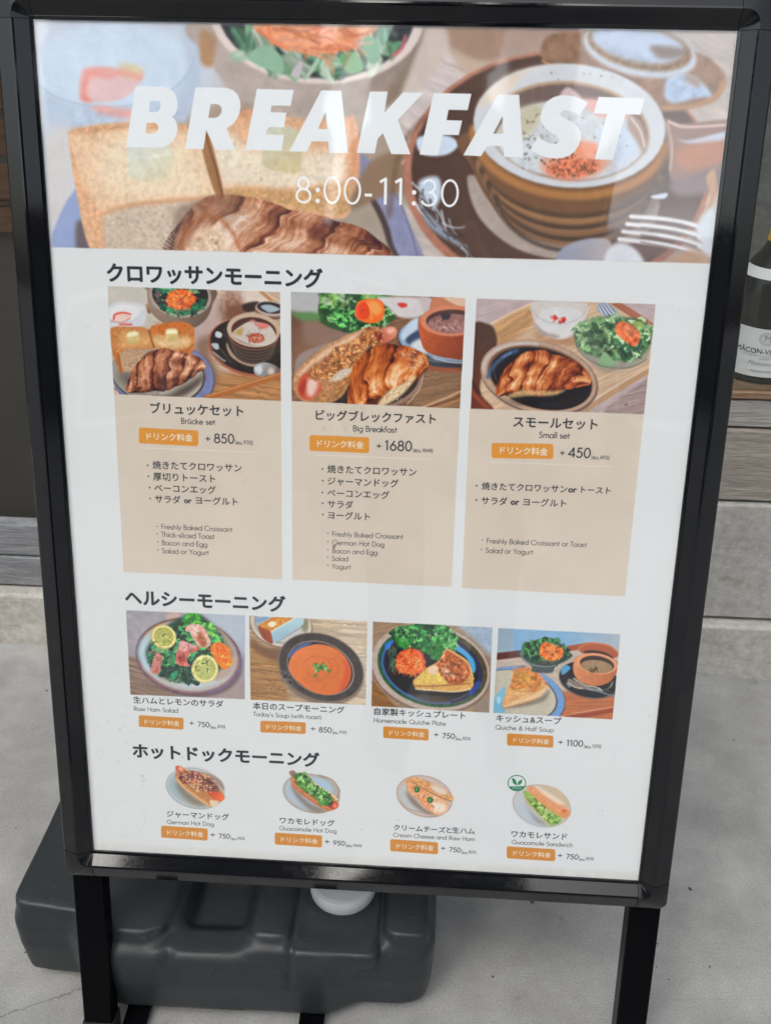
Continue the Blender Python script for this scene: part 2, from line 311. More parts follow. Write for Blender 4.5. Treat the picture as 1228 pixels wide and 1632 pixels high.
    # shaded cups and cloth at the back
    f(r((228, 80), (430, 80), (425, 190), (330, 190), (250, 150)), (168, 144, 130), b=7); f(r((250, 150), (330, 185), (425, 186), (420, 240), (300, 230)), (196, 176, 160), b=6, a=.8)
    f(r((425, 80), (640, 85), (560, 150), (530, 200), (440, 220)), (180, 160, 152), b=8)
    f(r((178, 60), (230, 80), (240, 150), (170, 260), (100, 300), (130, 200), (160, 120)), (206, 196, 192), b=6)
    # tray edge and brown saucer
    f(r((-60, 640), (0, 500), (140, 430), (330, 270), (430, 230), (420, 300), (250, 480), (180, 560), (40, 600)), (150, 128, 108), b=5)
    l(r((100, 500), (200, 400), (330, 275), (420, 236)), 9, (200, 170, 146), b=3)
    K.shape([ellipse(1128+575, 530, 470, 372, 0)], (182, 132, 114), b=2.5, n=.06, ns=20)
    K.shape([ellipse(1128+580, 522, 452, 356, 0)], (92, 72, 64), b=3, c2=(116, 100, 98), g=(1300, 500, 2180, 640))
    f(r((150, 560), (210, 540), (220, 600), (190, 640)), (196, 212, 232), b=4); f(r((150, 420), (240, 415), (272, 445), (230, 475), (160, 470)), (204, 220, 240), b=3)
    f(r((150, 620), (170, 640), (250, 720), (300, 760), (250, 740), (180, 690)), (150, 160, 178), b=4); K.threads(r((150, 560), (210, 640), (330, 770), (300, 780), (160, 660)), 24, 60, 6, [(190, 200, 216), (84, 76, 78)], b=2, ang=50)
    l(r((60, 660), (90, 480), (150, 380), (300, 280)), 14, (120, 96, 80), b=5, a=.7)
    # pale well of the saucer
    f(r((300, 560), (330, 540), (500, 640), (760, 640), (880, 600), (860, 700), (740, 770), (600, 795), (450, 760), (340, 670)), (176, 166, 160), b=3, n=.03, ns=20)
    # casserole body
    f(r((312, 400), (318, 520), (370, 620), (440, 700), (540, 740), (640, 742), (740, 715), (830, 640), (890, 540), (918, 400)), (128, 98, 76), b=2)
    for k in range(7):
        y = 40+k*24; c = [(92, 78, 70), (170, 132, 96), (86, 72, 66), (150, 116, 90), (80, 70, 66), (140, 110, 88), (84, 74, 70)][k]
        K.arc(1128+615, 430+y*.86, 296-k*11, 196-k*3, 12, 172, 15, c, 3, b=3.5, a=.8)
        K.arc(1128+615, 441+y*.86, 294-k*11, 196-k*3, 20, 165, 4, (196, 170, 146), 3, b=2, a=.4)
    K.arc(1128+614, 408, 296, 190, 5, 178, 26, (178, 132, 88), 4, b=4)
    f(r((730, 640), (860, 560), (915, 450), (900, 600), (800, 700), (740, 720)), (118, 108, 108), b=8, a=.6)
    # lid with its knob
    f(r((525, 170), (545, 110), (640, 95), (760, 90), (1000, 160), (1060, 195), (1090, 240), (1070, 295), (1010, 325), (900, 338), (860, 300), (780, 230), (640, 195), (560, 192)), (156, 126, 108), b=3, n=.08, ns=24)
    l(r((530, 185), (560, 198), (660, 200)), 8, (190, 150, 110), b=2); l(r((900, 332), (1000, 322), (1062, 292), (1086, 245)), 14, (188, 152, 116), b=4)
    f(r((915, 236), (985, 230), (1048, 290), (1000, 300), (930, 316), (902, 290)), (178, 198, 226), b=4, n=.06, ns=16); f(r((960, 240), (1000, 232), (1010, 270)), (170, 150, 146), b=5)
    K.shape([ellipse(1128+828, 152, 176, 82, 12)], (196, 206, 222), b=4)
    K.shape([ellipse(1128+826, 142, 162, 70, 12)], (146, 118, 88), b=4, n=.12, ns=10); K.shape([ellipse(1128+818, 134, 142, 56, 12)], (178, 192, 216), b=5, n=.08, ns=30)
    f(r((700, 110), (760, 95), (900, 110), (965, 150), (900, 150), (850, 172), (760, 150)), (190, 206, 232), b=8); f(r((860, 140), (960, 150), (950, 175), (890, 178)), (140, 126, 120), b=5)
    # handle
    f(r((900, 365), (960, 378), (1120, 372), (1120, 480), (1040, 520), (930, 560), (915, 470)), (162, 138, 132), b=3)
    f(r((925, 410), (970, 430), (1120, 396), (1120, 425), (980, 440)), (196, 210, 232), b=3); l(r((915, 372), (970, 388), (1120, 380)), 8, (216, 196, 190), b=2)
    f(r((950, 450), (1120, 430), (1120, 480), (1000, 520), (940, 500)), (188, 144, 124), b=8); f(r((920, 560), (1020, 525), (1120, 490), (1120, 560), (960, 600)), (148, 136, 140), b=7)
    l(r((912, 380), (925, 450), (920, 520)), 6, (206, 190, 186), b=2, a=.8)
    f(r((1030, 545), (1055, 520), (1060, 600), (1010, 700), (1000, 690), (1040, 610)), (196, 166, 142), b=3); f(r((860, 600), (910, 590), (905, 606), (875, 608)), (206, 218, 236), b=2)
    # rim and egg
    K.shape([ellipse(1128+612, 384, 294, 190, 4)], (208, 214, 224), b=2.5)
    f(r((420, 290), (480, 225), (560, 196), (440, 222), (380, 262), (330, 330)), (222, 210, 196), b=6, a=.8)
    K.shape([ellipse(1128+612, 400, 246, 152, 5)], (188, 164, 140), b=3)
    K.shape([ellipse(1128+612, 404, 238, 146, 5)], (124, 108, 104), b=3)
    f(r((385, 420), (430, 350), (500, 320), (580, 300), (610, 270), (640, 300), (700, 310), (780, 330), (830, 400), (845, 450), (790, 510), (700, 545), (600, 545), (480, 520), (410, 470)), (206, 214, 224), b=3, n=.04, ns=14)
    f(r((430, 350), (500, 320), (540, 330), (500, 400), (440, 430), (390, 420)), (200, 196, 176), b=8); f(r((640, 305), (740, 310), (800, 345), (760, 370), (690, 350)), (222, 178, 174), b=6)
    f(r((585, 300), (590, 278), (612, 268), (650, 300), (640, 316)), (206, 186, 192), b=3); f(r((700, 400), (800, 380), (830, 450), (770, 500), (700, 480)), (200, 214, 234), b=10)
    f(r((520, 500), (580, 450), (640, 430), (700, 450), (740, 490), (700, 530), (620, 548), (550, 535)), (222, 178, 160), b=8)
    f(r((540, 515), (600, 480), (690, 486), (700, 520), (630, 546), (560, 538)), (228, 142, 112), b=6, n=.1, ns=8); f(r((630, 440), (690, 438), (700, 470), (640, 478)), (232, 156, 126), b=5)
    K.blobs(r((520, 490), (620, 470), (700, 490), (690, 530), (580, 545)), 120, 9, [(150, 96, 76), (180, 110, 80), (120, 100, 80)], b=.8, a=.8)
    K.blobs(r((400, 400), (480, 330), (600, 320), (560, 480), (470, 500)), 60, 9, [(110, 110, 96), (140, 136, 120)], b=.8, a=.75)
    K.blobs(r((420, 360), (780, 350), (800, 500), (460, 520)), 46, 7, [(130, 124, 116), (150, 120, 110)], b=.8, a=.7); K.blobs(r((480, 220), (760, 210), (800, 240), (560, 245)), 10, 7, [(150, 140, 136)], a=.7)
    f(r((795, 350), (830, 370), (850, 430), (840, 470), (815, 430), (790, 390)), (176, 156, 146), b=4); l(r((800, 360), (828, 400), (842, 450)), 5, (224, 220, 220), b=2)
    # fork and spoon
    f(r((770, 660), (1040, 660), (1040, 800), (760, 790)), (150, 140, 142), b=20, a=.5)
    for k in range(4):
        y = 668+k*22; l(r((800-k*12, y-6+k*1), (900, y+2+k*4), (990, y+20+k*6), (1030, y+42+k*4)), 13, (222, 224, 232), 17, b=2)
        l(r((830, y+6), (930, y+14+k*4), (1000, y+32+k*5)), 5, (128, 116, 120), b=1.5, a=.7)
    f(r((1000, 690), (1060, 640), (1080, 830), (1000, 820), (1020, 760)), (212, 220, 232), b=5)
    f(r((880, 830), (940, 780), (1000, 765), (1060, 800), (1060, 840)), (190, 164, 146), b=5, a=.9)
    f(r((566, 800), (590, 760), (640, 736), (700, 728), (740, 745), (730, 830), (560, 830)), (150, 160, 186), b=3, c2=(186, 178, 182), g=(1700, 740, 1860, 800)); f(r((718, 800), (730, 764), (770, 744), (820, 768), (840, 830), (716, 830)), (214, 220, 230), b=4)
    K.tone([(110, 60), (2240, 60), (2180, 800), (160, 800)], .015, 60); K.tone([(210, 330), (1090, 320), (1090, 660), (560, 790), (300, 790)], .03, 14)
    K.photo(1.3, .010, .006)
    x0, y0, x1, y1, cm = K.clip; R_ = CV[y0:y1, x0:x1]; g_ = R_.mean(-1, keepdims=True); N_ = (g_+(R_-g_)*1.0)*1.17-.062; R_ += (np.clip(N_, 0, 1)-R_)*cm[..., None]
    # title: heavy slanted capitals
    W = (244, 246, 248)
    Z = Pic(190, 120, 4.0933, (228, 236, 244), HK, 12)
    def let(P, polys, holes=()):
        S = [orient(P.T(p)) for p in polys]
        P.shape([], W) if 0 else None
        _holed(P, polys, holes, W)
    let(Z, [[(107, 70), (290, 74), *_bz((290, 74), (405, 85), (398, 250), (345, 270)), *_bz((345, 270), (400, 300), (400, 440), (280, 470)), (45, 468)]],
        [[(202, 168), *_bz((250, 166), (282, 170), (275, 240), (232, 240)), (196, 240)], [(180, 310), *_bz((230, 308), (275, 320), (258, 385), (210, 380)), (173, 380)]])
    let(Z, [[(497, 78), (670, 80), *_bz((700, 82), (830, 100), (815, 300), (700, 345)), (757, 487), (628, 485), (568, 360), (550, 482), (430, 479)]],
        [[(596, 187), *_bz((630, 187), (690, 190), (675, 275), (620, 277)), (582, 277)]])
    let(Z, [[(898, 88), (1138, 95), (1118, 199), (994, 197), (988, 240), (1090, 243), (1076, 340), (985, 337), *_bz((985, 337), (965, 340), (960, 370), (960, 384)), (1076, 390), (1058, 492), (822, 487)]])
    Y = Pic(460, 120, 4.0933, (228, 236, 244), HK, 13)
    let(Y, [[(212, 98), (343, 100), (387, 507), (263, 506), (257, 432), (150, 430), (118, 498), (2, 496)]], [[(241, 236), (250, 350), (190, 350)]])
    let(Y, [[(528, 105), (645, 106), (622, 246), (745, 110), (875, 114), (712, 290), (793, 516), (668, 514), (614, 378), (580, 412), (560, 510), (442, 506)]])
    let(Y, [[(944, 115), (1190, 120), (1166, 228), (1042, 225), (1028, 292), (1130, 295), (1108, 390), (1005, 388), (972, 522), (852, 518)]])
    X = Pic(740, 120, 4.0933, (228, 236, 244), HK, 14)
    let(X, [[(216, 125), (355, 126), (383, 536), (256, 532), (252, 462), (148, 459), (106, 528), (-10, 522)]], [[(246, 268), (250, 380), (186, 380)]])
    let(X, [[(804, 180), *_bz((804, 180), (700, 105), (520, 95), (492, 265)), *_bz((492, 265), (490, 370), (620, 380), (618, 425)), *_bz((618, 425), (600, 465), (540, 450), (478, 400)), (428, 485),
             *_bz((428, 485), (560, 580), (740, 565), (758, 400)), *_bz((758, 400), (755, 290), (620, 290), (622, 245)), *_bz((622, 245), (640, 215), (700, 230), (745, 262))]])
    let(X, [[(872, 140), (1174, 150), (1144, 258), (1048, 254), (964, 552), (848, 548), (928, 252), (840, 248)]])
def _bz(a, b, c, d, n=9):
    t = np.linspace(0, 1, n)[:, None]; a, b, c, d = map(np.array, (a, b, c, d))
    return [tuple(p) for p in (1-t)**3*a+3*t*(1-t)**2*b+3*t*t*(1-t)*c+t**3*d]
def _holed(P, polys, holes, c, a=1.):
    S = [orient(P.T(p)) for p in polys]+[orient(P.T(p))[::-1] for p in holes]
    al = np.vstack(S); x0, y0 = np.floor(al.min(0)).astype(int)-1; x1, y1 = np.ceil(al.max(0)).astype(int)+2
    m = cover(S, x0, y0, x1-x0, y1-y0, 4)[..., None]*a
    R = CV[y0:y1, x0:x1]; R += (np.clip(np.array(c, float)/255*1.0, 0, 1)-R)*m
def wr(P, corners, c, **k): P.poly(corners, c, **k)
def picA():
    C = [(171.6, 456), (446, 465.5), (447.7, 639), (182, 628)]
    P = Pic(165, 450, 4.234, (212, 222, 230), C, 21); f, e, l = P.fill, P.ell, P.line
    P.wood([(0, 0), (1228, 0), (1228, 847), (0, 847)], (196, 176, 156), ang=20)
    f([(0, 0), (330, 0), (320, 330), (0, 330)], (196, 196, 192), b=30); P.wood([(700, 640), (1228, 520), (1228, 847), (600, 847)], (176, 130, 86), ang=8, b=20)
    f([(560, 330), (720, 150), (860, 60), (1000, 60), (860, 320), (720, 420), (640, 460)], (186, 170, 166), b=18); f([(620, 420), (760, 360), (720, 480), (780, 640), (700, 700)], (128, 98, 78), b=18, a=.8)
    f([(940, 60), (1090, 60), (1140, 130), (1100, 180), (940, 150)], (216, 206, 198), b=6); l([(1060, 60), (1130, 120)], 22, (190, 140, 96), b=3)
    f([(780, 250), (800, 100), (850, 70), (930, 100), (960, 180), (930, 230), (850, 260)], (160, 126, 112), b=12, n=.2, ns=30); f([(820, 230), (850, 160), (940, 150), (950, 220), (870, 260)], (128, 86, 66), b=10)
    # yoghurt
    f([(30, 170), (130, 130), (250, 150), (290, 190), (260, 290), (100, 310), (30, 300)], (206, 216, 226), b=6); f([(45, 180), (140, 150), (240, 180), (230, 240), (120, 262), (45, 250)], (222, 228, 236), b=5)
    f([(70, 210), (120, 195), (185, 210), (180, 240), (110, 262), (68, 255)], (228, 204, 196), b=2); l([(70, 250), (78, 218), (130, 205), (182, 214)], 12, (214, 84, 72), 9, b=2); l([(110, 284), (190, 284)], 13, (222, 96, 90), b=3); l([(50, 262), (130, 268), (180, 240)], 6, (206, 110, 100), b=2)
    P.arc(130, 120, 160, 150, 20, 150, 4, (178, 190, 200), b=1.5, a=.8); f([(290, 140), (320, 200), (300, 205)], (150, 100, 60), b=3)
    # salad bowl
    f([(296, 60), (310, 180), (380, 260), (480, 310), (600, 310), (690, 250), (735, 150), (735, 40), (300, 30)], (150, 132, 118), b=2, c2=(104, 88, 78), g=(420, 120, 700, 300))
    P.shape([ellipse(516, 90, 212, 146, 8)], (172, 158, 148), b=2); P.shape([ellipse(518, 84, 190, 134, 8)], (44, 40, 42), b=2)
    P.leaves([(340, 60), (460, 30), (640, 50), (700, 130), (620, 210), (480, 215), (390, 170)], 70, 66, [(52, 128, 92), (80, 156, 110), (30, 84, 62), (40, 40, 44), (110, 176, 130)], b=1)
    P.blobs([(345, 70), (380, 60), (400, 110), (350, 130)], 6, 36, [(120, 96, 110), (86, 72, 86)], b=1)
    f([(430, 90), (470, 58), (560, 50), (610, 90), (620, 130), (560, 175), (480, 178), (430, 140)], (222, 104, 48), b=2)
    P.threads([(440, 90), (520, 56), (610, 95), (600, 150), (500, 172), (440, 140)], 110, 80, 8, CARROT, b=.8, a=.9)
    P.threads([(430, 195), (540, 200), (560, 220), (470, 225)], 8, 40, 7, [(196, 200, 190), (90, 160, 110)], b=1)
    # plate
    P.shape([ellipse(405, 640, 348, 252, 8)], (82, 84, 112), b=2); P.shape([ellipse(402, 634, 344, 248, 8)], (122, 132, 178), b=2, n=.04, ns=12)
    P.shape([ellipse(368, 620, 318, 208, 8)], (60, 58, 66), b=2); P.shape([ellipse(364, 616, 312, 200, 8)], (158, 156, 146), b=2, c2=(190, 186, 174), g=(200, 500, 600, 760))
    f([(110, 600), (330, 640), (300, 740), (150, 700)], (104, 100, 96), b=18, a=.8); f([(480, 720), (700, 600), (620, 700), (520, 760)], (120, 114, 104), b=12, a=.6)
    # toast
    f([(48, 320), (60, 460), (110, 600), (130, 606), (110, 470)], (186, 116, 56), b=2, n=.1, ns=14)
    f([(45, 312), (180, 300), (300, 316), (345, 440), (300, 452), (180, 452), (104, 476), (60, 440)], (196, 136, 82), b=2, n=.1, ns=12); f([(120, 340), (280, 345), (320, 430), (180, 440), (110, 440)], (216, 168, 112), b=12, n=.06, ns=6)
    P.poly([(106, 478), (190, 458), (290, 452), (240, 560), (200, 600), (122, 606)], (188, 160, 130), b=2, n=.12, ns=7); P.blobs([(120, 480), (280, 460), (220, 590), (130, 595)], 50, 12, [(160, 130, 100), (210, 186, 156)], a=.6); l([(104, 480), (112, 540), (126, 606)], 8, (170, 96, 40), b=2)
    f([(316, 310), (380, 282), (500, 266), (580, 280), (612, 320), (612, 420), (590, 480), (500, 474), (350, 440)], (198, 124, 62), b=2, n=.1, ns=12)
    f([(340, 360), (440, 372), (580, 370), (580, 430), (460, 450), (350, 430)], (222, 194, 146), b=12, n=.06, ns=8); f([(330, 315), (400, 285), (520, 272), (580, 300), (480, 312), (380, 330)], (200, 112, 44), b=8, n=.12, ns=10)
    P.arc(470, 410, 130, 62, 10, 80, 12, (166, 92, 36), b=4, a=.6); l([(308, 318), (322, 380), (342, 440)], 6, (110, 64, 30), b=1.5)
    for x, y in ((200, 372), (460, 354)):
        f([(x-42, y-20), (x-30, y-40), (x+24, y-42), (x+42, y-22), (x+40, y+24), (x+16, y+42), (x-28, y+36), (x-42, y+14)], (222, 210, 158), b=2, c2=(200, 178, 110), g=(x-20, y-30, x+20, y+46)); f([(x-34, y-26), (x+20, y-34), (x+34, y-14), (x-28, y-8)], (238, 232, 200), b=3)
    # croissant
    f([(150, 745), (240, 768), (420, 762), (560, 700), (690, 620), (640, 690), (520, 770), (300, 790)], (64, 54, 50), b=12, a=.8)
    P.croissant([(158, 732), (215, 690), (300, 630), (390, 592), (480, 578), (560, 566), (630, 560), (686, 578)], [14, 62, 112, 138, 118, 90, 56, 14], 6, 9, pal=((44, 22, 24), (82, 42, 36), (136, 76, 54), (196, 134, 98), (240, 206, 180)), bend=.7)
    P.tone([(170, 700), (440, 620), (420, 740), (220, 750)], .3, 26, b=14)
    # saucer, casserole, lid
    P.shape([ellipse(985, 440, 285, 190, 14)], (164, 96, 76), b=2); P.shape([ellipse(988, 432, 272, 180, 14)], (44, 34, 34), b=2, n=.15, ns=30)
    f([(760, 330), (800, 345), (790, 375), (755, 365)], (196, 206, 214), b=2); f([(726, 415), (770, 412), (780, 450), (750, 450)], (176, 190, 200), b=3); l([(740, 470), (800, 520), (820, 530)], 12, (160, 170, 176), b=3); l([(790, 450), (860, 540)], 8, (90, 84, 84), b=3)
    f([(830, 410), (870, 420), (960, 520), (1080, 540), (1060, 570), (960, 560), (870, 510), (836, 460)], (168, 148, 130), b=2)
    f([(940, 150), (1040, 130), (1060, 180), (960, 200)], (60, 44, 38), b=5); P.shape([ellipse(1130, 190, 112, 60, 8)], (130, 96, 78), b=2); P.shape([ellipse(1130, 178, 106, 50, 8)], (186, 176, 170), b=2); P.shape([ellipse(1126, 172, 92, 38, 8)], (52, 44, 44), b=2); f([(1060, 160), (1120, 150), (1190, 180), (1130, 205), (1090, 190)], (164, 184, 200), b=3)
    f([(834, 300), (840, 420), (900, 510), (980, 548), (1080, 545), (1150, 500), (1200, 400)], (60, 50, 46), b=2)
    for k in range(5): P.arc(1012, 345+k*22, 172-k*9, 110, 15, 165, 6, (104, 88, 78) if k else (176, 110, 72), 5, b=2)
    P.shape([ellipse(1012, 322, 180, 116, 6)], (196, 176, 156), b=2); P.shape([ellipse(1014, 328, 152, 92, 6)], (84, 52, 44), b=2)
    f([(870, 340), (930, 290), (990, 262), (1050, 270), (1120, 290), (1160, 350), (1150, 400), (1080, 428), (980, 415), (900, 380)], (200, 198, 192), b=2); f([(1030, 280), (1090, 276), (1118, 300), (1060, 315)], (216, 130, 124), b=4); f([(900, 320), (940, 300), (930, 360), (880, 345)], (190, 166, 110), b=5); l([(992, 262), (1012, 258), (1030, 285)], 14, (196, 130, 130), b=3)
    P.shape([ellipse(1030, 375, 56, 34, 4)], (204, 112, 86), b=3); P.shape([ellipse(1030, 380, 34, 18, 4)], (216, 150, 130), b=4); P.blobs([(960, 350), (1080, 345), (1090, 400), (980, 410)], 70, 9, [(150, 50, 36), (100, 60, 40)], a=.8); P.blobs([(900, 320), (1120, 300), (1140, 380), (920, 380)], 34, 6, [(80, 70, 60)], a=.7)
    f([(1012, 590), (1030, 555), (1090, 540), (1160, 560), (1190, 600), (1160, 635), (1090, 645), (1030, 625)], (172, 180, 186), b=2, c2=(110, 100, 96), g=(1060, 560, 1150, 640)); f([(1020, 580), (1060, 560), (1070, 600), (1050, 620)], (206, 218, 228), b=4); P.ell(1130, 600, 24, 26, (206, 196, 190), b=7)
    l([(690, 782), (860, 730), (1040, 672), (1210, 622)], 42, (176, 110, 60), b=2); l([(700, 768), (880, 712), (1040, 662), (1200, 612)], 8, (206, 150, 100), b=2)
    P.tone([(380, 60), (660, 60), (640, 190), (420, 190)], .15, 20)
    P.tone([(60, 330), (590, 300), (580, 440), (80, 440)], .05, 24)
    P.photo()
def picB():
    C = [(463.7, 465), (741.2, 475), (732.5, 651), (464.5, 639.2)]
    P = Pic(455, 455, 4.234, (208, 218, 228), C, 22); f, l = P.fill, P.line
    P.wood([(0, 0), (1228, 0), (1228, 847), (0, 847)], (128, 96, 76), ang=-14); f([(0, 0), (240, 0), (230, 160), (180, 220), (0, 200)], (176, 182, 190), b=4)
    f([(0, 200), (150, 220), (300, 320), (280, 420), (100, 470), (0, 600)], (110, 80, 66), b=10, c2=(150, 112, 90), g=(40, 240, 260, 400)); f([(150, 230), (420, 320), (420, 360), (180, 400), (120, 330)], (140, 118, 106), b=14, a=.8)
    f([(60, 600), (90, 470), (250, 400), (420, 360), (420, 420), (140, 560), (90, 640)], (150, 138, 134), b=6); P.wood([(880, 560), (1228, 560), (1228, 847), (850, 847)], (140, 112, 86), ang=-12, b=8)
    # greens
    f([(230, 90), (260, 50), (700, 60), (740, 220), (600, 280), (480, 320), (380, 310), (230, 240)], (50, 90, 44), b=4)
    f([(40, 190), (200, 180), (230, 230), (130, 240)], (96, 140, 90), b=8)
    P.leaves([(225, 80), (300, 55), (660, 60), (730, 180), (700, 250), (580, 270), (420, 300), (260, 250)], 150, 60, [(56, 124, 58), (88, 156, 80), (32, 80, 46), (124, 176, 108), (26, 60, 36), (146, 190, 146)], b=1.5, frill=.2)
    P.leaves([(240, 60), (600, 56), (580, 100), (260, 130)], 26, 70, [(156, 206, 130), (190, 222, 190), (120, 180, 90)], b=6, a=.7)
    P.leaves([(290, 150), (480, 170), (500, 290), (380, 300)], 50, 52, [(50, 150, 70), (90, 180, 90), (24, 60, 36)], b=1, frill=.25)
    f([(620, 80), (900, 80), (960, 120), (940, 190), (860, 220), (760, 210), (690, 150)], (206, 206, 214), b=7); f([(755, 120), (800, 118), (822, 136), (790, 150), (765, 140)], (206, 70, 66), b=3)
    f([(900, 80), (990, 90), (970, 170), (930, 180)], (196, 188, 196), b=6)
    f([(466, 180), (490, 110), (560, 90), (640, 100), (668, 160), (650, 230), (590, 256), (520, 245), (476, 215)], (232, 116, 48), b=2); f([(490, 130), (540, 110), (562, 150), (550, 220), (500, 225), (476, 190)], (222, 76, 36), b=5); f([(560, 110), (620, 110), (650, 170), (600, 200)], (246, 160, 90), b=7); l([(500, 190), (530, 160), (560, 190), (540, 220)], 5, (196, 56, 30), b=2); l([(545, 110), (575, 160), (580, 230)], 8, (250, 170, 110), b=3)
    f([(985, 90), (1010, 78), (1110, 80), (1212, 140), (1212, 170), (1100, 150), (980, 170)], (190, 130, 100), b=3); f([(1060, 80), (1230, 80), (1230, 160)], (214, 188, 170), b=4)
    # saucer and soup cup
    P.shape([ellipse(1030, 420, 290, 160, 12)], (150, 90, 64), b=3); P.shape([ellipse(1030, 395, 280, 152, 12)], (64, 74, 92), b=2); P.shape([ellipse(1020, 380, 262, 138, 12)], (144, 168, 196), b=3)
    f([(780, 330), (840, 240), (900, 220), (880, 300), (800, 370)], (190, 212, 236), b=6); f([(810, 360), (900, 300), (930, 340), (850, 400)], (60, 80, 110), b=6); f([(930, 420), (1000, 500), (1200, 520), (1200, 560), (960, 500)], (60, 54, 60), b=8); f([(840, 400), (920, 360), (960, 460), (900, 450)], (206, 216, 226), b=8); l([(1000, 490), (1100, 516), (1228, 524)], 9, (176, 190, 206), b=3)
    f([(904, 220), (920, 400), (980, 460), (1100, 490), (1228, 485), (1228, 300), (1100, 300)], (186, 96, 58), b=2, c2=(128, 62, 44), g=(960, 300, 1220, 480), n=.05, ns=20)
    for y in (370, 400, 430): P.arc(1120, y-80, 200, 90, 20, 160, 5, (150, 74, 46), 0, b=2, a=.6)
    P.shape([ellipse(1120, 238, 214, 104, 0)], (206, 136, 108), b=2); P.shape([ellipse(1122, 240, 176, 78, 0)], (88, 64, 62), b=2); P.shape([ellipse(1124, 258, 166, 66, 0)], (156, 118, 118), b=3, n=.15, ns=20)
    P.blobs([(990, 230), (1180, 220), (1190, 310), (1040, 310)], 60, 20, [(206, 160, 170), (216, 200, 200), (150, 110, 90), (120, 80, 80)], b=2, a=.6); f([(1050, 190), (1110, 190), (1100, 230), (1060, 230)], (70, 60, 66), b=4)
    # plate
    P.shape([ellipse(500, 620, 430, 240, -2)], (150, 124, 110), b=2.5); P.shape([ellipse(500, 620, 400, 216, -2)], (60, 50, 48), b=2.5, n=.1, ns=20); l([(930, 590), (900, 700), (820, 800)], 8, (190, 170, 156), b=2)
    P.blobs([(740, 740), (800, 740), (790, 790), (740, 790)], 6, 14, [(170, 160, 150)])
    # hot dog
    f([(50, 640), (90, 560), (220, 440), (380, 350), (560, 280), (640, 300), (560, 420), (460, 560), (400, 720), (300, 790), (130, 785), (60, 720)], (186, 142, 104), b=2, n=.12, ns=22)
    f([(80, 600), (220, 470), (420, 350), (540, 300), (400, 400), (200, 520), (110, 600)], (214, 184, 156), b=7, n=.06, ns=12)
    f([(230, 690), (330, 620), (440, 570), (440, 640), (380, 740), (300, 790), (190, 780)], (176, 128, 82), b=4, n=.16, ns=12, an=(-30, 60, 8, .1)); l([(300, 640), (390, 590), (440, 570)], 24, (216, 190, 164), b=5)
    f([(632, 320), (660, 286), (720, 278), (750, 300), (740, 345), (680, 385), (630, 390)], (190, 96, 76), b=2, c2=(216, 150, 128), g=(650, 380, 720, 290)); f([(680, 300), (720, 286), (735, 305), (700, 330)], (230, 180, 166), b=6)
    f([(80, 690), (100, 620), (160, 585), (230, 640), (240, 700), (190, 760), (130, 770), (90, 740)], (196, 92, 66), b=3); f([(140, 660), (180, 620), (220, 660), (190, 740), (150, 745)], (228, 200, 196), b=12); f([(90, 700), (120, 640), (140, 640), (120, 740)], (170, 60, 44), b=7)
    BODY = [(150, 590), (300, 470), (330, 420), (480, 370), (540, 290), (640, 300), (650, 380), (560, 420), (500, 500), (400, 560), (300, 630), (230, 650)]
    f(BODY, (150, 96, 60), b=5); P.threads(BODY, 420, 34, 10, [(206, 150, 92), (230, 184, 130), (166, 100, 54), (120, 70, 44), (216, 160, 110), (190, 120, 66)], curl=2.4, b=.8)
    P.blobs([(600, 300), (650, 310), (640, 370), (600, 370)], 12, 20, [(150, 40, 60), (110, 30, 44)], b=1)
    f([(330, 600), (400, 560), (440, 580), (380, 630), (320, 650)], (206, 196, 186), b=5, n=.1, ns=8)
    # croissant
    f([(430, 800), (450, 640), (520, 520), (640, 410), (800, 420), (940, 480), (950, 560), (860, 660), (660, 810)], (96, 48, 32), b=8)
    P.croissant([(470, 850), (500, 745), (570, 640), (670, 575), (770, 545), (860, 530), (920, 530), (962, 540)], [40, 82, 140, 168, 142, 104, 66, 16], 4.4, 17, pal=((70, 28, 18), (140, 64, 30), (196, 106, 48), (224, 160, 100), (240, 216, 190)), bend=.9, light=-.5)
    f([(620, 806), (690, 716), (790, 660), (880, 606), (850, 660), (780, 740), (670, 808)], (220, 202, 170), b=7, n=.12, ns=8); P.threads([(640, 790), (720, 710), (860, 630), (780, 720)], 60, 40, 6, [(236, 222, 190), (186, 156, 116)], b=1.4, a=.6, ang=-40)
    P.threads([(760, 430), (860, 430), (940, 500), (930, 550), (860, 570), (800, 500)], 70, 44, 5, [(240, 220, 200), (176, 104, 70)], curl=.6, b=1.2, a=.55, ang=38)
    for k in range(3): l([(900+k*40, 830), (1100, 750+k*24), (1228, 690+k*30)], 12, [(206, 170, 140), (120, 84, 60), (180, 130, 90)][k], b=3)
    P.tone([(260, 80), (460, 80), (480, 280), (300, 250)], .3, 26)
    P.tone([(260, 480), (560, 320), (460, 520), (260, 620)], .16, 18)
    P.photo()
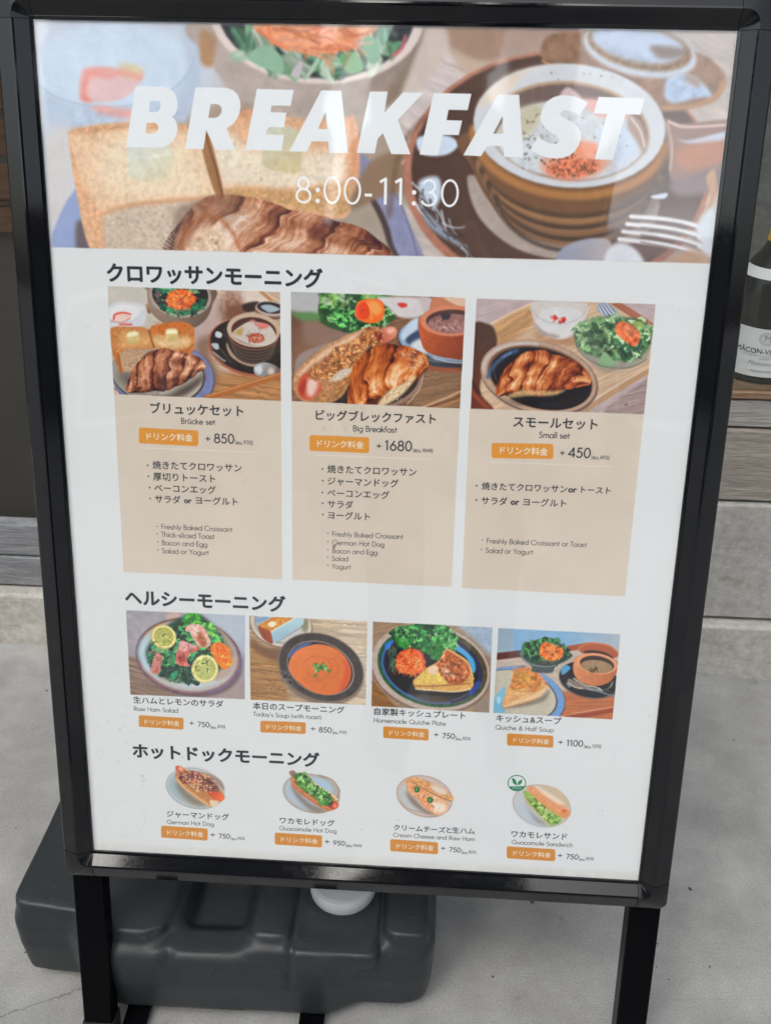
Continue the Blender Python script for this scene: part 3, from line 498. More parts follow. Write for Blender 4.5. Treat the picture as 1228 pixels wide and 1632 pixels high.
def picC():
    C = [(759, 475.6), (1044.2, 484.7), (1025.3, 660), (749.6, 651.3)]
    P = Pic(740, 465, 3.961, (214, 224, 232), C, 23); f, l = P.fill, P.line
    P.poly([(0, 0), (1228, 0), (1228, 812), (0, 812)], (190, 178, 184), n=.03, ns=60, an=(-20, 200, 12, .04))
    P.wood([(160, 210), (420, 66), (960, 70), (1200, 240), (1160, 480), (740, 770), (160, 760), (60, 560)], (206, 182, 156), ang=-28, amt=.06)
    f([(180, 210), (420, 90), (440, 180), (280, 330), (200, 330)], (196, 158, 116), b=14, an=(-30, 120, 10, .1)); f([(440, 220), (500, 290), (690, 290), (680, 340), (480, 310)], (166, 120, 84), b=14, a=.7)
    l([(160, 205), (300, 130), (420, 76)], 10, (226, 206, 184), b=3); l([(960, 76), (1080, 150), (1196, 230)], 40, (170, 112, 88), b=3); l([(930, 76), (1060, 160), (1180, 245)], 8, (150, 96, 74), b=2)
    f([(40, 240), (150, 205), (196, 260), (200, 360), (150, 420), (110, 520), (100, 640), (180, 745), (30, 745)], (88, 66, 58), b=5, c2=(110, 60, 46), g=(80, 300, 80, 700)); l([(30, 620), (110, 700), (180, 770)], 26, (150, 76, 54), b=4); l([(40, 560), (90, 640)], 20, (70, 44, 40), b=6)
    P.wood([(880, 740), (1160, 540), (1160, 800), (860, 800)], (164, 148, 148), ang=-16, amt=.1, b=6); l([(740, 760), (960, 620), (1170, 492)], 34, (186, 154, 122), b=4); l([(760, 720), (960, 590), (1170, 470)], 8, (222, 208, 190), b=3)
    P.shape([ellipse(1018, 712, 12, 9)], (120, 100, 96), b=1.5, a=.7); l([(900, 730), (1000, 700)], 3, (120, 104, 100), b=1)
    # yoghurt bowl
    f([(425, 70), (430, 160), (470, 250), (560, 295), (640, 295), (720, 240), (766, 160), (770, 80), (600, 60)], (206, 210, 216), b=2.5, a=.85); f([(450, 200), (520, 120), (640, 100), (740, 140), (700, 240), (620, 290), (540, 280)], (216, 220, 226), b=5)
    P.shape([ellipse(600, 160, 134, 62, 3)], (212, 218, 224), b=3); f([(440, 190), (500, 250), (600, 280), (560, 292), (480, 262)], (150, 140, 140), b=6, a=.7); P.arc(598, 90, 172, 112, 0, 180, 4, (176, 182, 190), b=1.5); P.arc(598, 84, 172, 60, 180, 360, 3, (216, 220, 224), b=1.5)
    P.blobs([(540, 156), (600, 150), (640, 176), (600, 196), (545, 182)], 26, 24, [(206, 50, 44), (226, 90, 80), (236, 200, 196)], b=1)
    # fork
    f([(830, 90), (900, 70), (980, 150), (960, 170), (880, 160)], (150, 168, 196), b=3)
    for k in range(4): l([(842+k*18, 90-k*5), (880+k*20, 160-k*8)], 6, (222, 230, 238), b=1.2); l([(850+k*18, 90-k*5), (886+k*20, 150-k*8)], 4, (84, 104, 140), b=1.2)
    l([(980, 170), (1060, 190)], 14, (220, 222, 226), b=3)
    # salad in glass bowl
    P.shape([ellipse(930, 320, 240, 160, 12)], (150, 162, 150), b=3, a=.8); P.shape([ellipse(930, 320, 240, 160, 12)], (160, 160, 156), b=3, a=.2)
    SL = [(700, 240), (780, 180), (950, 160), (1110, 180), (1180, 250), (1150, 360), (1050, 430), (900, 420), (760, 380), (700, 310)]
    f(SL, (66, 96, 70), b=8); P.leaves(SL, 230, 62, [(104, 156, 106), (140, 184, 130), (66, 110, 76), (170, 204, 160), (54, 84, 66), (120, 170, 120)], b=1.3, frill=.3, curl=.4)
    f([(740, 250), (880, 260), (880, 400), (780, 360)], (76, 92, 80), b=16, a=.5); f([(840, 460), (880, 380), (945, 450), (900, 480), (850, 475)], (140, 184, 140), b=2)
    P.arc(935, 330, 240, 150, 20, 165, 5, (96, 110, 100), 10, b=2); P.arc(935, 345, 236, 150, 30, 150, 4, (200, 206, 206), 10, b=2, a=.7); f([(760, 400), (860, 470), (1000, 470), (940, 505), (840, 495)], (130, 126, 120), b=12, a=.6)
    f([(948, 240), (970, 192), (1030, 196), (1090, 240), (1110, 290), (1070, 345), (1010, 310), (960, 270)], (232, 122, 76), b=2); f([(980, 210), (1050, 220), (1080, 270), (1020, 280)], (244, 150, 110), b=10); l([(960, 200), (1000, 260), (1060, 340)], 6, (210, 84, 54), b=2); l([(1060, 230), (1100, 290)], 6, (246, 180, 150), b=2); f([(1060, 190), (1120, 190), (1130, 230), (1080, 230)], (150, 180, 110), b=4)
    # plate
    P.shape([ellipse(470, 545, 378, 230, 14)], (110, 92, 88), b=4); P.shape([ellipse(466, 538, 372, 224, 14)], (186, 160, 142), b=2.5, n=.04, ns=20); P.shape([ellipse(476, 542, 338, 196, 14)], (126, 92, 72), b=2.5); P.shape([ellipse(480, 548, 326, 188, 14)], (38, 34, 38), b=2.5, n=.1, ns=30)
    P.arc(470, 545, 356, 208, 170, 260, 18, (200, 206, 214), 14, b=6, a=.8); l([(145, 540), (180, 470), (260, 400), (330, 370)], 22, (70, 104, 150), b=7); l([(240, 410), (290, 385)], 12, (120, 160, 220), b=4); P.arc(480, 548, 300, 168, 120, 220, 6, (90, 90, 100), 14, b=3)
    # croissant
    f([(200, 640), (300, 690), (560, 670), (790, 600), (700, 650), (500, 700), (300, 700)], (14, 12, 14), b=12, a=.8)
    P.croissant([(205, 650), (270, 585), (360, 535), (450, 515), (540, 520), (630, 518), (715, 540), (792, 572)], [16, 66, 112, 140, 124, 98, 70, 16], 6, 23, pal=((66, 24, 18), (124, 52, 30), (180, 92, 48), (218, 150, 92), (246, 214, 178)), bend=.6)
    f([(250, 672), (340, 622), (440, 622), (560, 626), (640, 618), (560, 654), (420, 656), (300, 668)], (214, 180, 126), b=7, n=.14, ns=8, a=.85)
    P.tone([(730, 210), (1100, 190), (1150, 300), (1000, 410), (780, 370)], .22, 26)
    P.photo()
def picD():
    C = [(200.8, 972.5), (390.7, 980.9), (390, 1114.4), (208, 1107)]
    P = Pic(195, 965, 5.99, (200, 208, 212), C, 24); f, l = P.fill, P.line
    P.poly([(0, 0), (1228, 0), (1228, 958), (0, 958)], (156, 156, 164), n=.05, ns=60); f([(700, 0), (1228, 0), (1228, 500), (1000, 300)], (172, 186, 200), b=30); f([(420, 90), (520, 60), (560, 100), (460, 140)], (190, 166, 156), b=10)
    P.wood([(40, 480), (140, 500), (260, 720), (520, 860), (800, 900), (0, 900)], (136, 116, 102), ang=14, amt=.16, b=10); f([(900, 820), (1228, 700), (1228, 900), (800, 900)], (160, 148, 146), b=20)
    P.shape([ellipse(640, 520, 510, 350, 12)], (84, 66, 70), b=12, a=.7)
    P.shape([ellipse(632, 490, 508, 366, 10)], (110, 84, 96), b=3, n=.12, ns=30); P.shape([ellipse(630, 484, 490, 350, 10)], (150, 120, 126), b=4)
    P.shape([ellipse(628, 480, 470, 334, 10)], (176, 178, 176), b=4); P.arc(632, 486, 500, 358, -15, 60, 14, (120, 116, 170), 10, b=4, a=.8); P.arc(630, 484, 488, 350, 160, 200, 12, (96, 150, 180), 10, b=4, a=.7); P.arc(628, 480, 480, 344, 195, 265, 16, (130, 100, 70), 10, b=4, n=.2, ns=14)
    f([(160, 420), (250, 280), (270, 520), (240, 640), (180, 520)], (170, 200, 212), b=18); f([(880, 200), (1000, 300), (1080, 480), (1000, 560), (900, 400)], (150, 140, 126), b=18); f([(420, 720), (640, 790), (900, 740), (1040, 640), (860, 720), (600, 740)], (186, 202, 208), b=12); f([(900, 600), (1080, 480), (1060, 620), (900, 720)], (176, 160, 150), b=14)
    SB = [(240, 400), (440, 180), (620, 100), (740, 90), (860, 190), (960, 340), (1000, 480), (900, 640), (700, 730), (520, 720), (380, 680), (260, 560)]
    f(SB, (40, 62, 48), b=12); P.leaves(SB, 240, 78, [(40, 110, 70), (60, 150, 96), (30, 70, 54), (90, 170, 90), (24, 50, 44), (50, 130, 100)], b=1.5, frill=.22)
    P.leaves([(560, 130), (660, 80), (750, 90), (740, 170), (600, 190)], 36, 80, [(60, 150, 50), (100, 190, 70), (40, 110, 50)], b=1.5); P.leaves([(760, 170), (860, 190), (960, 330), (900, 380), (820, 260)], 40, 76, [(90, 170, 80), (60, 150, 80), (130, 200, 90)], b=1.5)
    P.leaves([(380, 620), (700, 560), (720, 740), (520, 730)], 60, 80, [(30, 66, 54), (60, 90, 76), (24, 44, 40), (90, 120, 100)], b=1.5)
    f([(460, 660), (520, 620), (530, 660), (490, 710)], (50, 150, 110), b=3); f([(300, 410), (420, 390), (440, 450), (340, 450)], (110, 160, 110), b=4); f([(430, 540), (470, 460), (500, 480), (470, 560)], (70, 130, 80), b=3)
    f([(620, 640), (700, 480), (760, 420), (700, 560)], (46, 70, 56), b=8)
    def lemon(x, y, rx, ry, rot, c, d):
        P.shape([ellipse(x, y, rx, ry, rot)], c, b=2); P.shape([ellipse(x+2, y-2, rx*.9, ry*.9, rot)], (226, 224, 170), b=2); P.shape([ellipse(x+2, y-2, rx*.8, ry*.8, rot)], d, b=3, n=.1, ns=16)
        for k in range(18):
            a = np.radians(k*20+8); l([(x+rx*.1*np.cos(a), y+ry*.1*np.sin(a)), (x+rx*.8*np.cos(a), y+ry*.8*np.sin(a))], 5 if k % 2 else 3, (216, 216, 150), b=1.5, a=.7)
        P.blobs([(x-60, y-60), (x+60, y-60), (x+60, y+60), (x-60, y+60)], 14, 24, [(150, 166, 76), (206, 210, 140)], a=.5)
    lemon(395, 300, 124, 112, 30, (206, 184, 100), (166, 172, 86)); lemon(788, 606, 128, 136, 10, (206, 202, 130), (172, 182, 108))
    for p in ([(385, 290), (410, 272)], [(300, 352), (340, 342)], [(760, 556), (800, 550)], [(806, 530), (812, 570)], [(812, 600), (808, 640)], [(700, 590), (716, 580)]): l(p, 11, (40, 74, 36), 5, b=1)
    f([(600, 240), (620, 190), (700, 176), (770, 200), (820, 280), (846, 370), (800, 402), (730, 390), (680, 330), (650, 260)], (206, 164, 150), b=2); f([(700, 270), (760, 260), (800, 330), (790, 390), (740, 370)], (176, 104, 70), b=10); f([(640, 200), (700, 190), (720, 260), (670, 300)], (222, 196, 186), b=9); P.threads([(620, 210), (780, 210), (830, 370), (720, 370)], 30, 70, 6, [(236, 216, 210), (176, 110, 90), (216, 176, 160)], b=1.5, a=.6, ang=55)
    f([(520, 440), (570, 330), (640, 380), (730, 390), (720, 430), (640, 470), (620, 540), (650, 580), (560, 575), (512, 540)], (196, 116, 106), b=2); f([(540, 360), (580, 340), (700, 390), (620, 420), (560, 440)], (222, 176, 170), b=7); f([(540, 470), (600, 440), (590, 540), (540, 540)], (170, 76, 66), b=9); P.threads([(530, 420), (640, 380), (620, 540), (530, 550)], 26, 60, 5, [(236, 200, 196), (150, 60, 56)], b=1.3, a=.6, ang=100)
    f([(270, 620), (300, 500), (340, 450), (386, 500), (370, 560), (360, 640), (300, 650)], (190, 122, 110), b=2.5); P.threads([(250, 440), (360, 450), (370, 620), (290, 630)], 26, 60, 7, [(222, 180, 170), (130, 66, 60), (206, 150, 140)], b=1.5, a=.7)
    f([(840, 420), (860, 370), (930, 355), (1000, 390), (1040, 480), (1030, 570), (970, 608), (920, 570), (880, 500)], (236, 130, 30), b=3); P.threads([(850, 400), (930, 365), (1010, 420), (1030, 560), (960, 595), (880, 480)], 110, 90, 9, [(250, 150, 40), (255, 176, 70), (226, 100, 30), (240, 90, 60)], curl=1.2, b=1)
    P.tone([(300, 420), (560, 150), (860, 200), (960, 380), (680, 700), (420, 690)], .14, 26)
    P.photo()
def picE():
    C = [(397, 981.3), (585, 990), (582.8, 1123.6), (399.2, 1115.2)]
    P = Pic(390, 975, 5.99, (204, 210, 214), C, 25); f, l = P.fill, P.line
    P.wood([(0, 0), (1228, 0), (1228, 928), (0, 928)], (176, 150, 118), ang=3, amt=.12, L=300, w=12, c2=(190, 178, 158), g=(200, 500, 1100, 400)); P.wood([(0, 260), (340, 400), (420, 860), (0, 860)], (160, 122, 78), ang=3, amt=.16, b=16)
    f([(60, 250), (200, 340), (400, 350), (330, 480), (100, 380)], (110, 80, 56), b=18, a=.8); P.threads([(200, 560), (420, 580), (440, 780), (210, 740)], 70, 36, 5, [(206, 170, 130), (96, 66, 50)], curl=1.5, b=1, a=.6)
    P.shape([ellipse(348, 130, 300, 212, 14)], (96, 76, 66), b=6); P.shape([ellipse(345, 118, 296, 214, 14)], (200, 192, 180), b=2.5); P.shape([ellipse(345, 118, 262, 186, 14)], (156, 156, 156), b=3); P.shape([ellipse(348, 118, 240, 168, 14)], (186, 190, 190), b=4); f([(110, 60), (240, 50), (130, 110)], (130, 160, 196), b=6); f([(540, 120), (600, 60), (600, 160), (560, 190)], (140, 140, 110), b=8)
    f([(130, 130), (246, 190), (266, 305), (170, 250)], (150, 76, 46), b=2, n=.08, ns=20); P.poly([(126, 130), (270, 50), (480, 52), (400, 100), (250, 190)], (206, 142, 66), b=3, n=.12, ns=16); P.poly([(250, 192), (400, 100), (500, 52), (566, 56), (560, 120), (272, 308)], (176, 206, 214), b=3, c2=(150, 186, 204), g=(400, 100, 420, 220)); l([(248, 192), (340, 138), (480, 60)], 8, (230, 226, 200), b=2); l([(300, 296), (560, 134)], 7, (110, 116, 120), b=3, a=.7)
    f([(220, 116), (260, 92), (300, 106), (290, 134), (250, 148)], (226, 222, 190), b=2)
    P.shape([ellipse(728, 560, 420, 316, 22)], (90, 70, 56), b=10, a=.6); P.shape([ellipse(726, 532, 424, 318, 22)], (124, 108, 98), b=3); P.shape([ellipse(727, 530, 412, 306, 22)], (66, 60, 58), b=3, n=.12, ns=26)
    P.shape([ellipse(724, 536, 334, 244, 24)], (178, 152, 138), b=3); P.shape([ellipse(722, 536, 324, 236, 24)], (56, 46, 48), b=3); f([(420, 400), (540, 310), (640, 288), (600, 320), (480, 390), (430, 440)], (76, 104, 160), b=6)
    f([(330, 600), (420, 560), (470, 700), (600, 800), (800, 850), (600, 840), (420, 720)], (120, 116, 116), b=16, a=.5); P.blobs([(330, 570), (460, 640), (440, 720), (350, 640)], 26, 26, [(30, 28, 30), (120, 116, 116)], a=.7)
    f([(424, 560), (430, 460), (500, 370), (620, 320), (740, 312), (880, 360), (970, 450), (1012, 560), (990, 680), (900, 770), (760, 792), (620, 750), (500, 660)], (216, 124, 66), b=3, n=.02, ns=60, c2=(206, 110, 50), g=(500, 400, 900, 750)); f([(930, 440), (1000, 540), (990, 680), (900, 760), (940, 640), (960, 540)], (206, 84, 46), b=12)
    for a in ((690, 545, 140, 120, -160, 120), (700, 550, 110, 95, 0, 170), (760, 540, 130, 110, -70, 60)): P.arc(a[0], a[1], a[2], a[3], a[4], a[5], 5, (176, 84, 40), b=1.5, a=.7)
    P.leaves([(640, 500), (760, 480), (780, 550), (680, 570)], 36, 42, [(76, 130, 60), (40, 90, 40), (120, 170, 96)], b=1, frill=.3); P.leaves([(790, 550), (830, 550), (820, 580), (790, 580)], 6, 30, [(60, 110, 50)], b=1); P.leaves([(650, 600), (700, 600), (700, 630), (650, 630)], 6, 34, [(80, 120, 50)], b=1)
    P.photo()
def picF():
    C = [(594, 990.6), (784.2, 1000.2), (779, 1136), (591.5, 1125.3)]
    P = Pic(585, 980, 5.848, (204, 208, 214), C, 26); f, l = P.fill, P.line
    P.wood([(0, 0), (1228, 0), (1228, 936), (0, 936)], (156, 130, 108), ang=-20, amt=.08); f([(780, 0), (1228, 0), (1228, 420), (1000, 240)], (160, 178, 200), b=20, n=.05, ns=30); P.wood([(0, 560), (280, 870), (0, 900)], (140, 100, 60), ang=20, b=6); f([(1000, 860), (1228, 700), (1228, 936)], (150, 136, 126), b=10)
    P.shape([ellipse(592, 506, 566, 402, 14)], (110, 92, 84), b=8, a=.7); P.shape([ellipse(590, 492, 560, 398, 14)], (182, 166, 158), b=3, n=.04, ns=20)
    P.shape([ellipse(606, 490, 520, 362, 14)], (46, 96, 66), b=3, n=.15, ns=30, c2=(90, 76, 56), g=(400, 500, 1000, 250)); P.shape([ellipse(602, 494, 480, 328, 14)], (54, 52, 84), b=4); P.arc(602, 494, 470, 320, 60, 210, 14, (80, 128, 200), 14, b=4, a=.9); P.shape([ellipse(600, 496, 440, 300, 14)], (46, 44, 46), b=5, n=.1, ns=60)
    f([(770, 240), (860, 290), (980, 400), (1010, 500), (980, 540), (920, 400), (800, 310)], (80, 160, 216), b=5); f([(170, 270), (230, 240), (220, 290), (170, 330)], (60, 120, 210), b=5); f([(940, 730), (1020, 620), (1060, 640), (990, 740)], (60, 80, 150), b=8); P.arc(600, 500, 430, 300, 30, 110, 8, (130, 130, 136), 14, b=4, a=.6)
    f([(440, 790), (520, 690), (560, 700), (580, 830)], (96, 96, 92), b=14, a=.6); f([(560, 800), (620, 750), (760, 800), (700, 830)], (90, 74, 60), b=12, a=.7)
    P.threads([(190, 330), (280, 300), (260, 500), (190, 500)], 40, 90, 7, [(70, 110, 84), (120, 150, 120), (40, 60, 50)], b=1.5, ang=100, a=.8)
    SB = [(250, 140), (380, 100), (520, 80), (700, 90), (800, 180), (820, 300), (700, 400), (600, 380), (440, 310), (280, 300)]
    f(SB, (38, 84, 44), b=8); P.leaves(SB, 200, 84, [(44, 116, 62), (74, 148, 76), (30, 84, 50), (124, 180, 116), (24, 58, 40)], b=1.3, frill=.32)
    for p in ([(260, 170), (340, 220), (440, 240), (300, 300)], [(480, 250), (600, 290), (625, 370), (600, 390), (540, 330)], [(640, 230), (720, 200), (700, 340), (640, 420)]): f(p, (52, 124, 60), b=5, n=.1, ns=20)
    P.threads([(240, 120), (420, 100), (480, 220), (280, 260)], 50, 60, 5, [(170, 220, 160), (110, 180, 100)], b=1, a=.7); P.threads([(620, 100), (780, 120), (820, 280), (700, 300)], 50, 60, 5, [(160, 210, 140), (90, 160, 90)], b=1, a=.7)
    f([(268, 450), (290, 360), (380, 318), (470, 330), (530, 400), (536, 500), (490, 545), (400, 550), (300, 530)], (216, 84, 44), b=3); P.threads([(280, 440), (380, 330), (500, 350), (530, 490), (420, 550), (300, 520)], 200, 100, 8, [(246, 120, 60), (255, 146, 80), (206, 70, 44), (240, 96, 50), (250, 170, 110)], curl=1, b=1); P.threads([(240, 500), (540, 500), (520, 560), (320, 560)], 14, 80, 6, [(216, 100, 60)], b=1)
    f([(426, 620), (460, 580), (560, 490), (660, 430), (720, 330), (760, 318), (860, 390), (940, 450), (990, 620), (960, 690), (820, 718), (600, 700), (460, 690)], (206, 160, 90), b=2.5, n=.08, ns=16)
    f([(680, 420), (730, 330), (800, 360), (930, 460), (950, 560), (880, 640), (760, 640), (680, 560), (640, 470)], (170, 88, 44), b=7, n=.14, ns=26); f([(440, 620), (560, 510), (660, 540), (740, 640), (600, 640), (480, 650)], (216, 186, 96), b=8, n=.08, ns=14)
    f([(560, 500), (640, 470), (660, 530), (600, 560)], (226, 196, 170), b=7); f([(690, 500), (760, 510), (820, 590), (720, 560)], (216, 160, 130), b=9, n=.2, ns=10); P.threads([(680, 400), (900, 450), (930, 600), (700, 600)], 60, 60, 8, [(226, 160, 110), (130, 56, 30), (190, 96, 50), (236, 190, 150)], curl=1.2, b=1.6, a=.6)
    l([(440, 660), (600, 664), (820, 650), (960, 640)], 9, (150, 90, 50), b=2, n=.2, ns=8); l([(450, 690), (620, 704), (820, 716), (960, 690)], 14, (216, 190, 150), b=2, n=.15, ns=6); l([(700, 400), (740, 324), (830, 366), (940, 450), (990, 600)], 14, (216, 170, 120), b=3, n=.2, ns=8); f([(430, 720), (700, 730), (940, 720), (800, 750), (500, 740)], (24, 22, 24), b=8, a=.7)
    P.tone([(270, 130), (780, 130), (740, 350), (300, 290)], .25, 30)
    P.tone([(260, 320), (540, 320), (540, 550), (260, 550)], .08, 16)
    P.tone([(640, 420), (760, 350), (940, 470), (940, 620), (660, 620)], .25, 24)
    P.photo()
def picG():
    C = [(793.7, 1000.9), (988, 1010.7), (975.2, 1146.7), (785.8, 1135.7)]
    P = Pic(780, 990, 5.712, (202, 206, 212), C, 27); f, l = P.fill, P.line
    P.poly([(0, 0), (1228, 0), (1228, 914), (0, 914)], (128, 170, 206), n=.03, ns=80, c2=(170, 180, 194), g=(700, 0, 1200, 60)); f([(70, 60), (200, 70), (200, 280), (70, 290)], (146, 166, 184), b=10)
    P.wood([(60, 350), (800, 250), (1228, 330), (1228, 914), (30, 914)], (186, 172, 162), ang=-8, amt=.05); P.wood([(600, 640), (1228, 640), (1228, 914), (600, 914)], (176, 106, 68), ang=-6, amt=.1, b=14)
    l([(50, 322), (180, 308), (320, 290)], 62, (96, 56, 50), b=2.5); l([(690, 254), (840, 230)], 50, (160, 84, 62), b=2.5)
    f([(50, 450), (120, 430), (230, 415), (330, 410), (200, 450), (50, 490)], (60, 76, 110), b=5); f([(600, 440), (760, 330), (800, 340), (680, 440), (620, 480)], (176, 160, 146), b=6)
    # left plate
    P.shape([ellipse(290, 690, 404, 262, 14)], (70, 72, 96), b=3); P.shape([ellipse(286, 684, 402, 262, 14)], (110, 150, 200), b=3, n=.03, ns=20); P.shape([ellipse(250, 676, 372, 226, 14)], (70, 64, 60), b=3); P.shape([ellipse(244, 674, 366, 220, 14)], (186, 180, 166), b=3, n=.02, ns=30)
    f([(30, 720), (140, 600), (130, 840), (30, 840)], (120, 176, 206), b=4); f([(60, 690), (100, 700), (80, 760)], (170, 206, 222), b=5)
    # quiche
    f([(120, 790), (440, 700), (540, 620), (500, 720), (300, 780)], (110, 96, 84), b=10, a=.7); f([(118, 780), (150, 640), (190, 560), (220, 440), (300, 424), (400, 430), (460, 490), (524, 580), (500, 640), (420, 700), (260, 750)], (210, 160, 108), b=2.5, n=.06, ns=14)
    f([(200, 560), (230, 450), (330, 440), (430, 480), (470, 560), (420, 640), (260, 640), (190, 620)], (192, 124, 60), b=8, n=.14, ns=20); f([(270, 470), (360, 480), (380, 560), (280, 570)], (206, 150, 70), b=10); l([(220, 445), (300, 428), (400, 440), (460, 500), (515, 580)], 24, (196, 130, 96), 18, b=3, n=.15, ns=10)
    P.threads([(160, 620), (360, 600), (380, 690), (160, 720)], 50, 60, 8, [(236, 206, 180), (206, 150, 120), (226, 180, 90)], b=1.5, a=.7, ang=10); P.threads([(220, 460), (440, 480), (440, 600), (220, 580)], 50, 60, 8, [(226, 170, 90), (150, 80, 36), (216, 150, 80)], curl=1.2, b=2, a=.5)
    f([(120, 785), (280, 700), (440, 640), (510, 600), (490, 650), (420, 700), (260, 750)], (216, 184, 140), b=3, n=.06, ns=10); l([(126, 790), (300, 750), (440, 700)], 7, (186, 130, 70), b=2); l([(180, 720), (340, 690), (480, 610)], 5, (176, 130, 84), b=2, a=.7)
    # salad bowl
    f([(280, 270), (300, 350), (380, 410), (390, 460), (560, 470), (600, 410), (700, 360), (725, 290)], (74, 84, 90), b=3); l([(282, 285), (310, 350), (400, 400), (540, 412), (680, 370), (724, 300)], 6, (160, 170, 176), b=2); f([(290, 250), (330, 240), (320, 290), (296, 296)], (90, 150, 196), b=4)
    SB = [(300, 220), (430, 170), (560, 155), (650, 210), (720, 280), (700, 350), (560, 400), (420, 390), (320, 320)]
    f(SB, (44, 66, 50), b=6); P.leaves(SB, 170, 56, [(50, 110, 64), (80, 150, 80), (34, 76, 54), (60, 130, 80), (24, 50, 40)], b=1.2, frill=.3); f([(420, 370), (640, 340), (600, 390), (480, 400)], (70, 72, 60), b=6, a=.7)
    f([(452, 290), (470, 210), (520, 194), (600, 230), (660, 250), (662, 320), (600, 350), (540, 360), (480, 330)], (232, 118, 50), b=3); P.threads([(465, 280), (480, 210), (560, 215), (650, 260), (640, 330), (530, 350)], 130, 70, 8, CARROT, curl=1.3, b=1)
    # saucer and soup pot
    P.shape([ellipse(900, 540, 278, 166, 12)], (120, 100, 90), b=3); P.shape([ellipse(902, 530, 272, 162, 12)], (34, 32, 38), b=3, n=.1, ns=20); f([(650, 430), (700, 400), (735, 430), (660, 490)], (80, 150, 196), b=4); f([(690, 560), (740, 580), (720, 606)], (110, 130, 150), b=4); f([(760, 500), (800, 560), (900, 600), (1060, 620), (1120, 540), (1100, 600), (1000, 640), (820, 600)], (176, 166, 160), b=4)
    f([(760, 380), (765, 480), (820, 550), (950, 590), (1080, 560), (1150, 470), (1160, 370), (1000, 300), (820, 310)], (206, 136, 94), b=2.5, n=.04, ns=20, c2=(176, 104, 66), g=(800, 400, 1100, 580))
    P.shape([ellipse(985, 270, 188, 70, 10)], (170, 92, 62), b=3); f([(850, 280), (940, 265), (1060, 290), (1120, 340), (1000, 320)], (60, 44, 40), b=4); l([(802, 260), (860, 212), (960, 200), (1090, 226), (1165, 290)], 14, (196, 120, 84), b=3)
    P.shape([ellipse(972, 386, 188, 94, 8)], (216, 150, 112), b=2.5); P.shape([ellipse(974, 392, 156, 76, 8)], (66, 48, 44), b=3); P.shape([ellipse(970, 412, 146, 58, 6)], (156, 128, 100), b=3, n=.05, ns=20); P.blobs([(900, 430), (990, 420), (1000, 465), (910, 465)], 34, 18, [(80, 56, 36), (110, 90, 50)], a=.8)
    # cutlery
    f([(704, 540), (730, 522), (800, 560), (870, 600), (840, 622), (760, 600), (710, 570)], (130, 116, 104), b=2); l([(712, 560), (780, 604), (850, 610)], 8, (206, 196, 186), b=2); l([(850, 606), (950, 620), (1060, 660), (1140, 686)], 14, (120, 120, 126), 10, b=2); l([(760, 520), (860, 580), (960, 600), (1020, 625)], 11, (196, 186, 176), b=2); l([(1020, 620), (1140, 660)], 14, (56, 64, 74), b=2); l([(940, 628), (1130, 690)], 6, (90, 130, 160), b=2)
    l([(620, 870), (880, 820), (1130, 780)], 9, (206, 150, 120), b=3); l([(700, 880), (900, 850), (1130, 810)], 40, (150, 70, 46), b=4)
    P.tone([(320, 220), (430, 180), (560, 170), (700, 290), (640, 370), (400, 370)], .25, 22)
    P.tone([(190, 450), (440, 440), (470, 600), (190, 620)], .12, 20)
    P.photo()
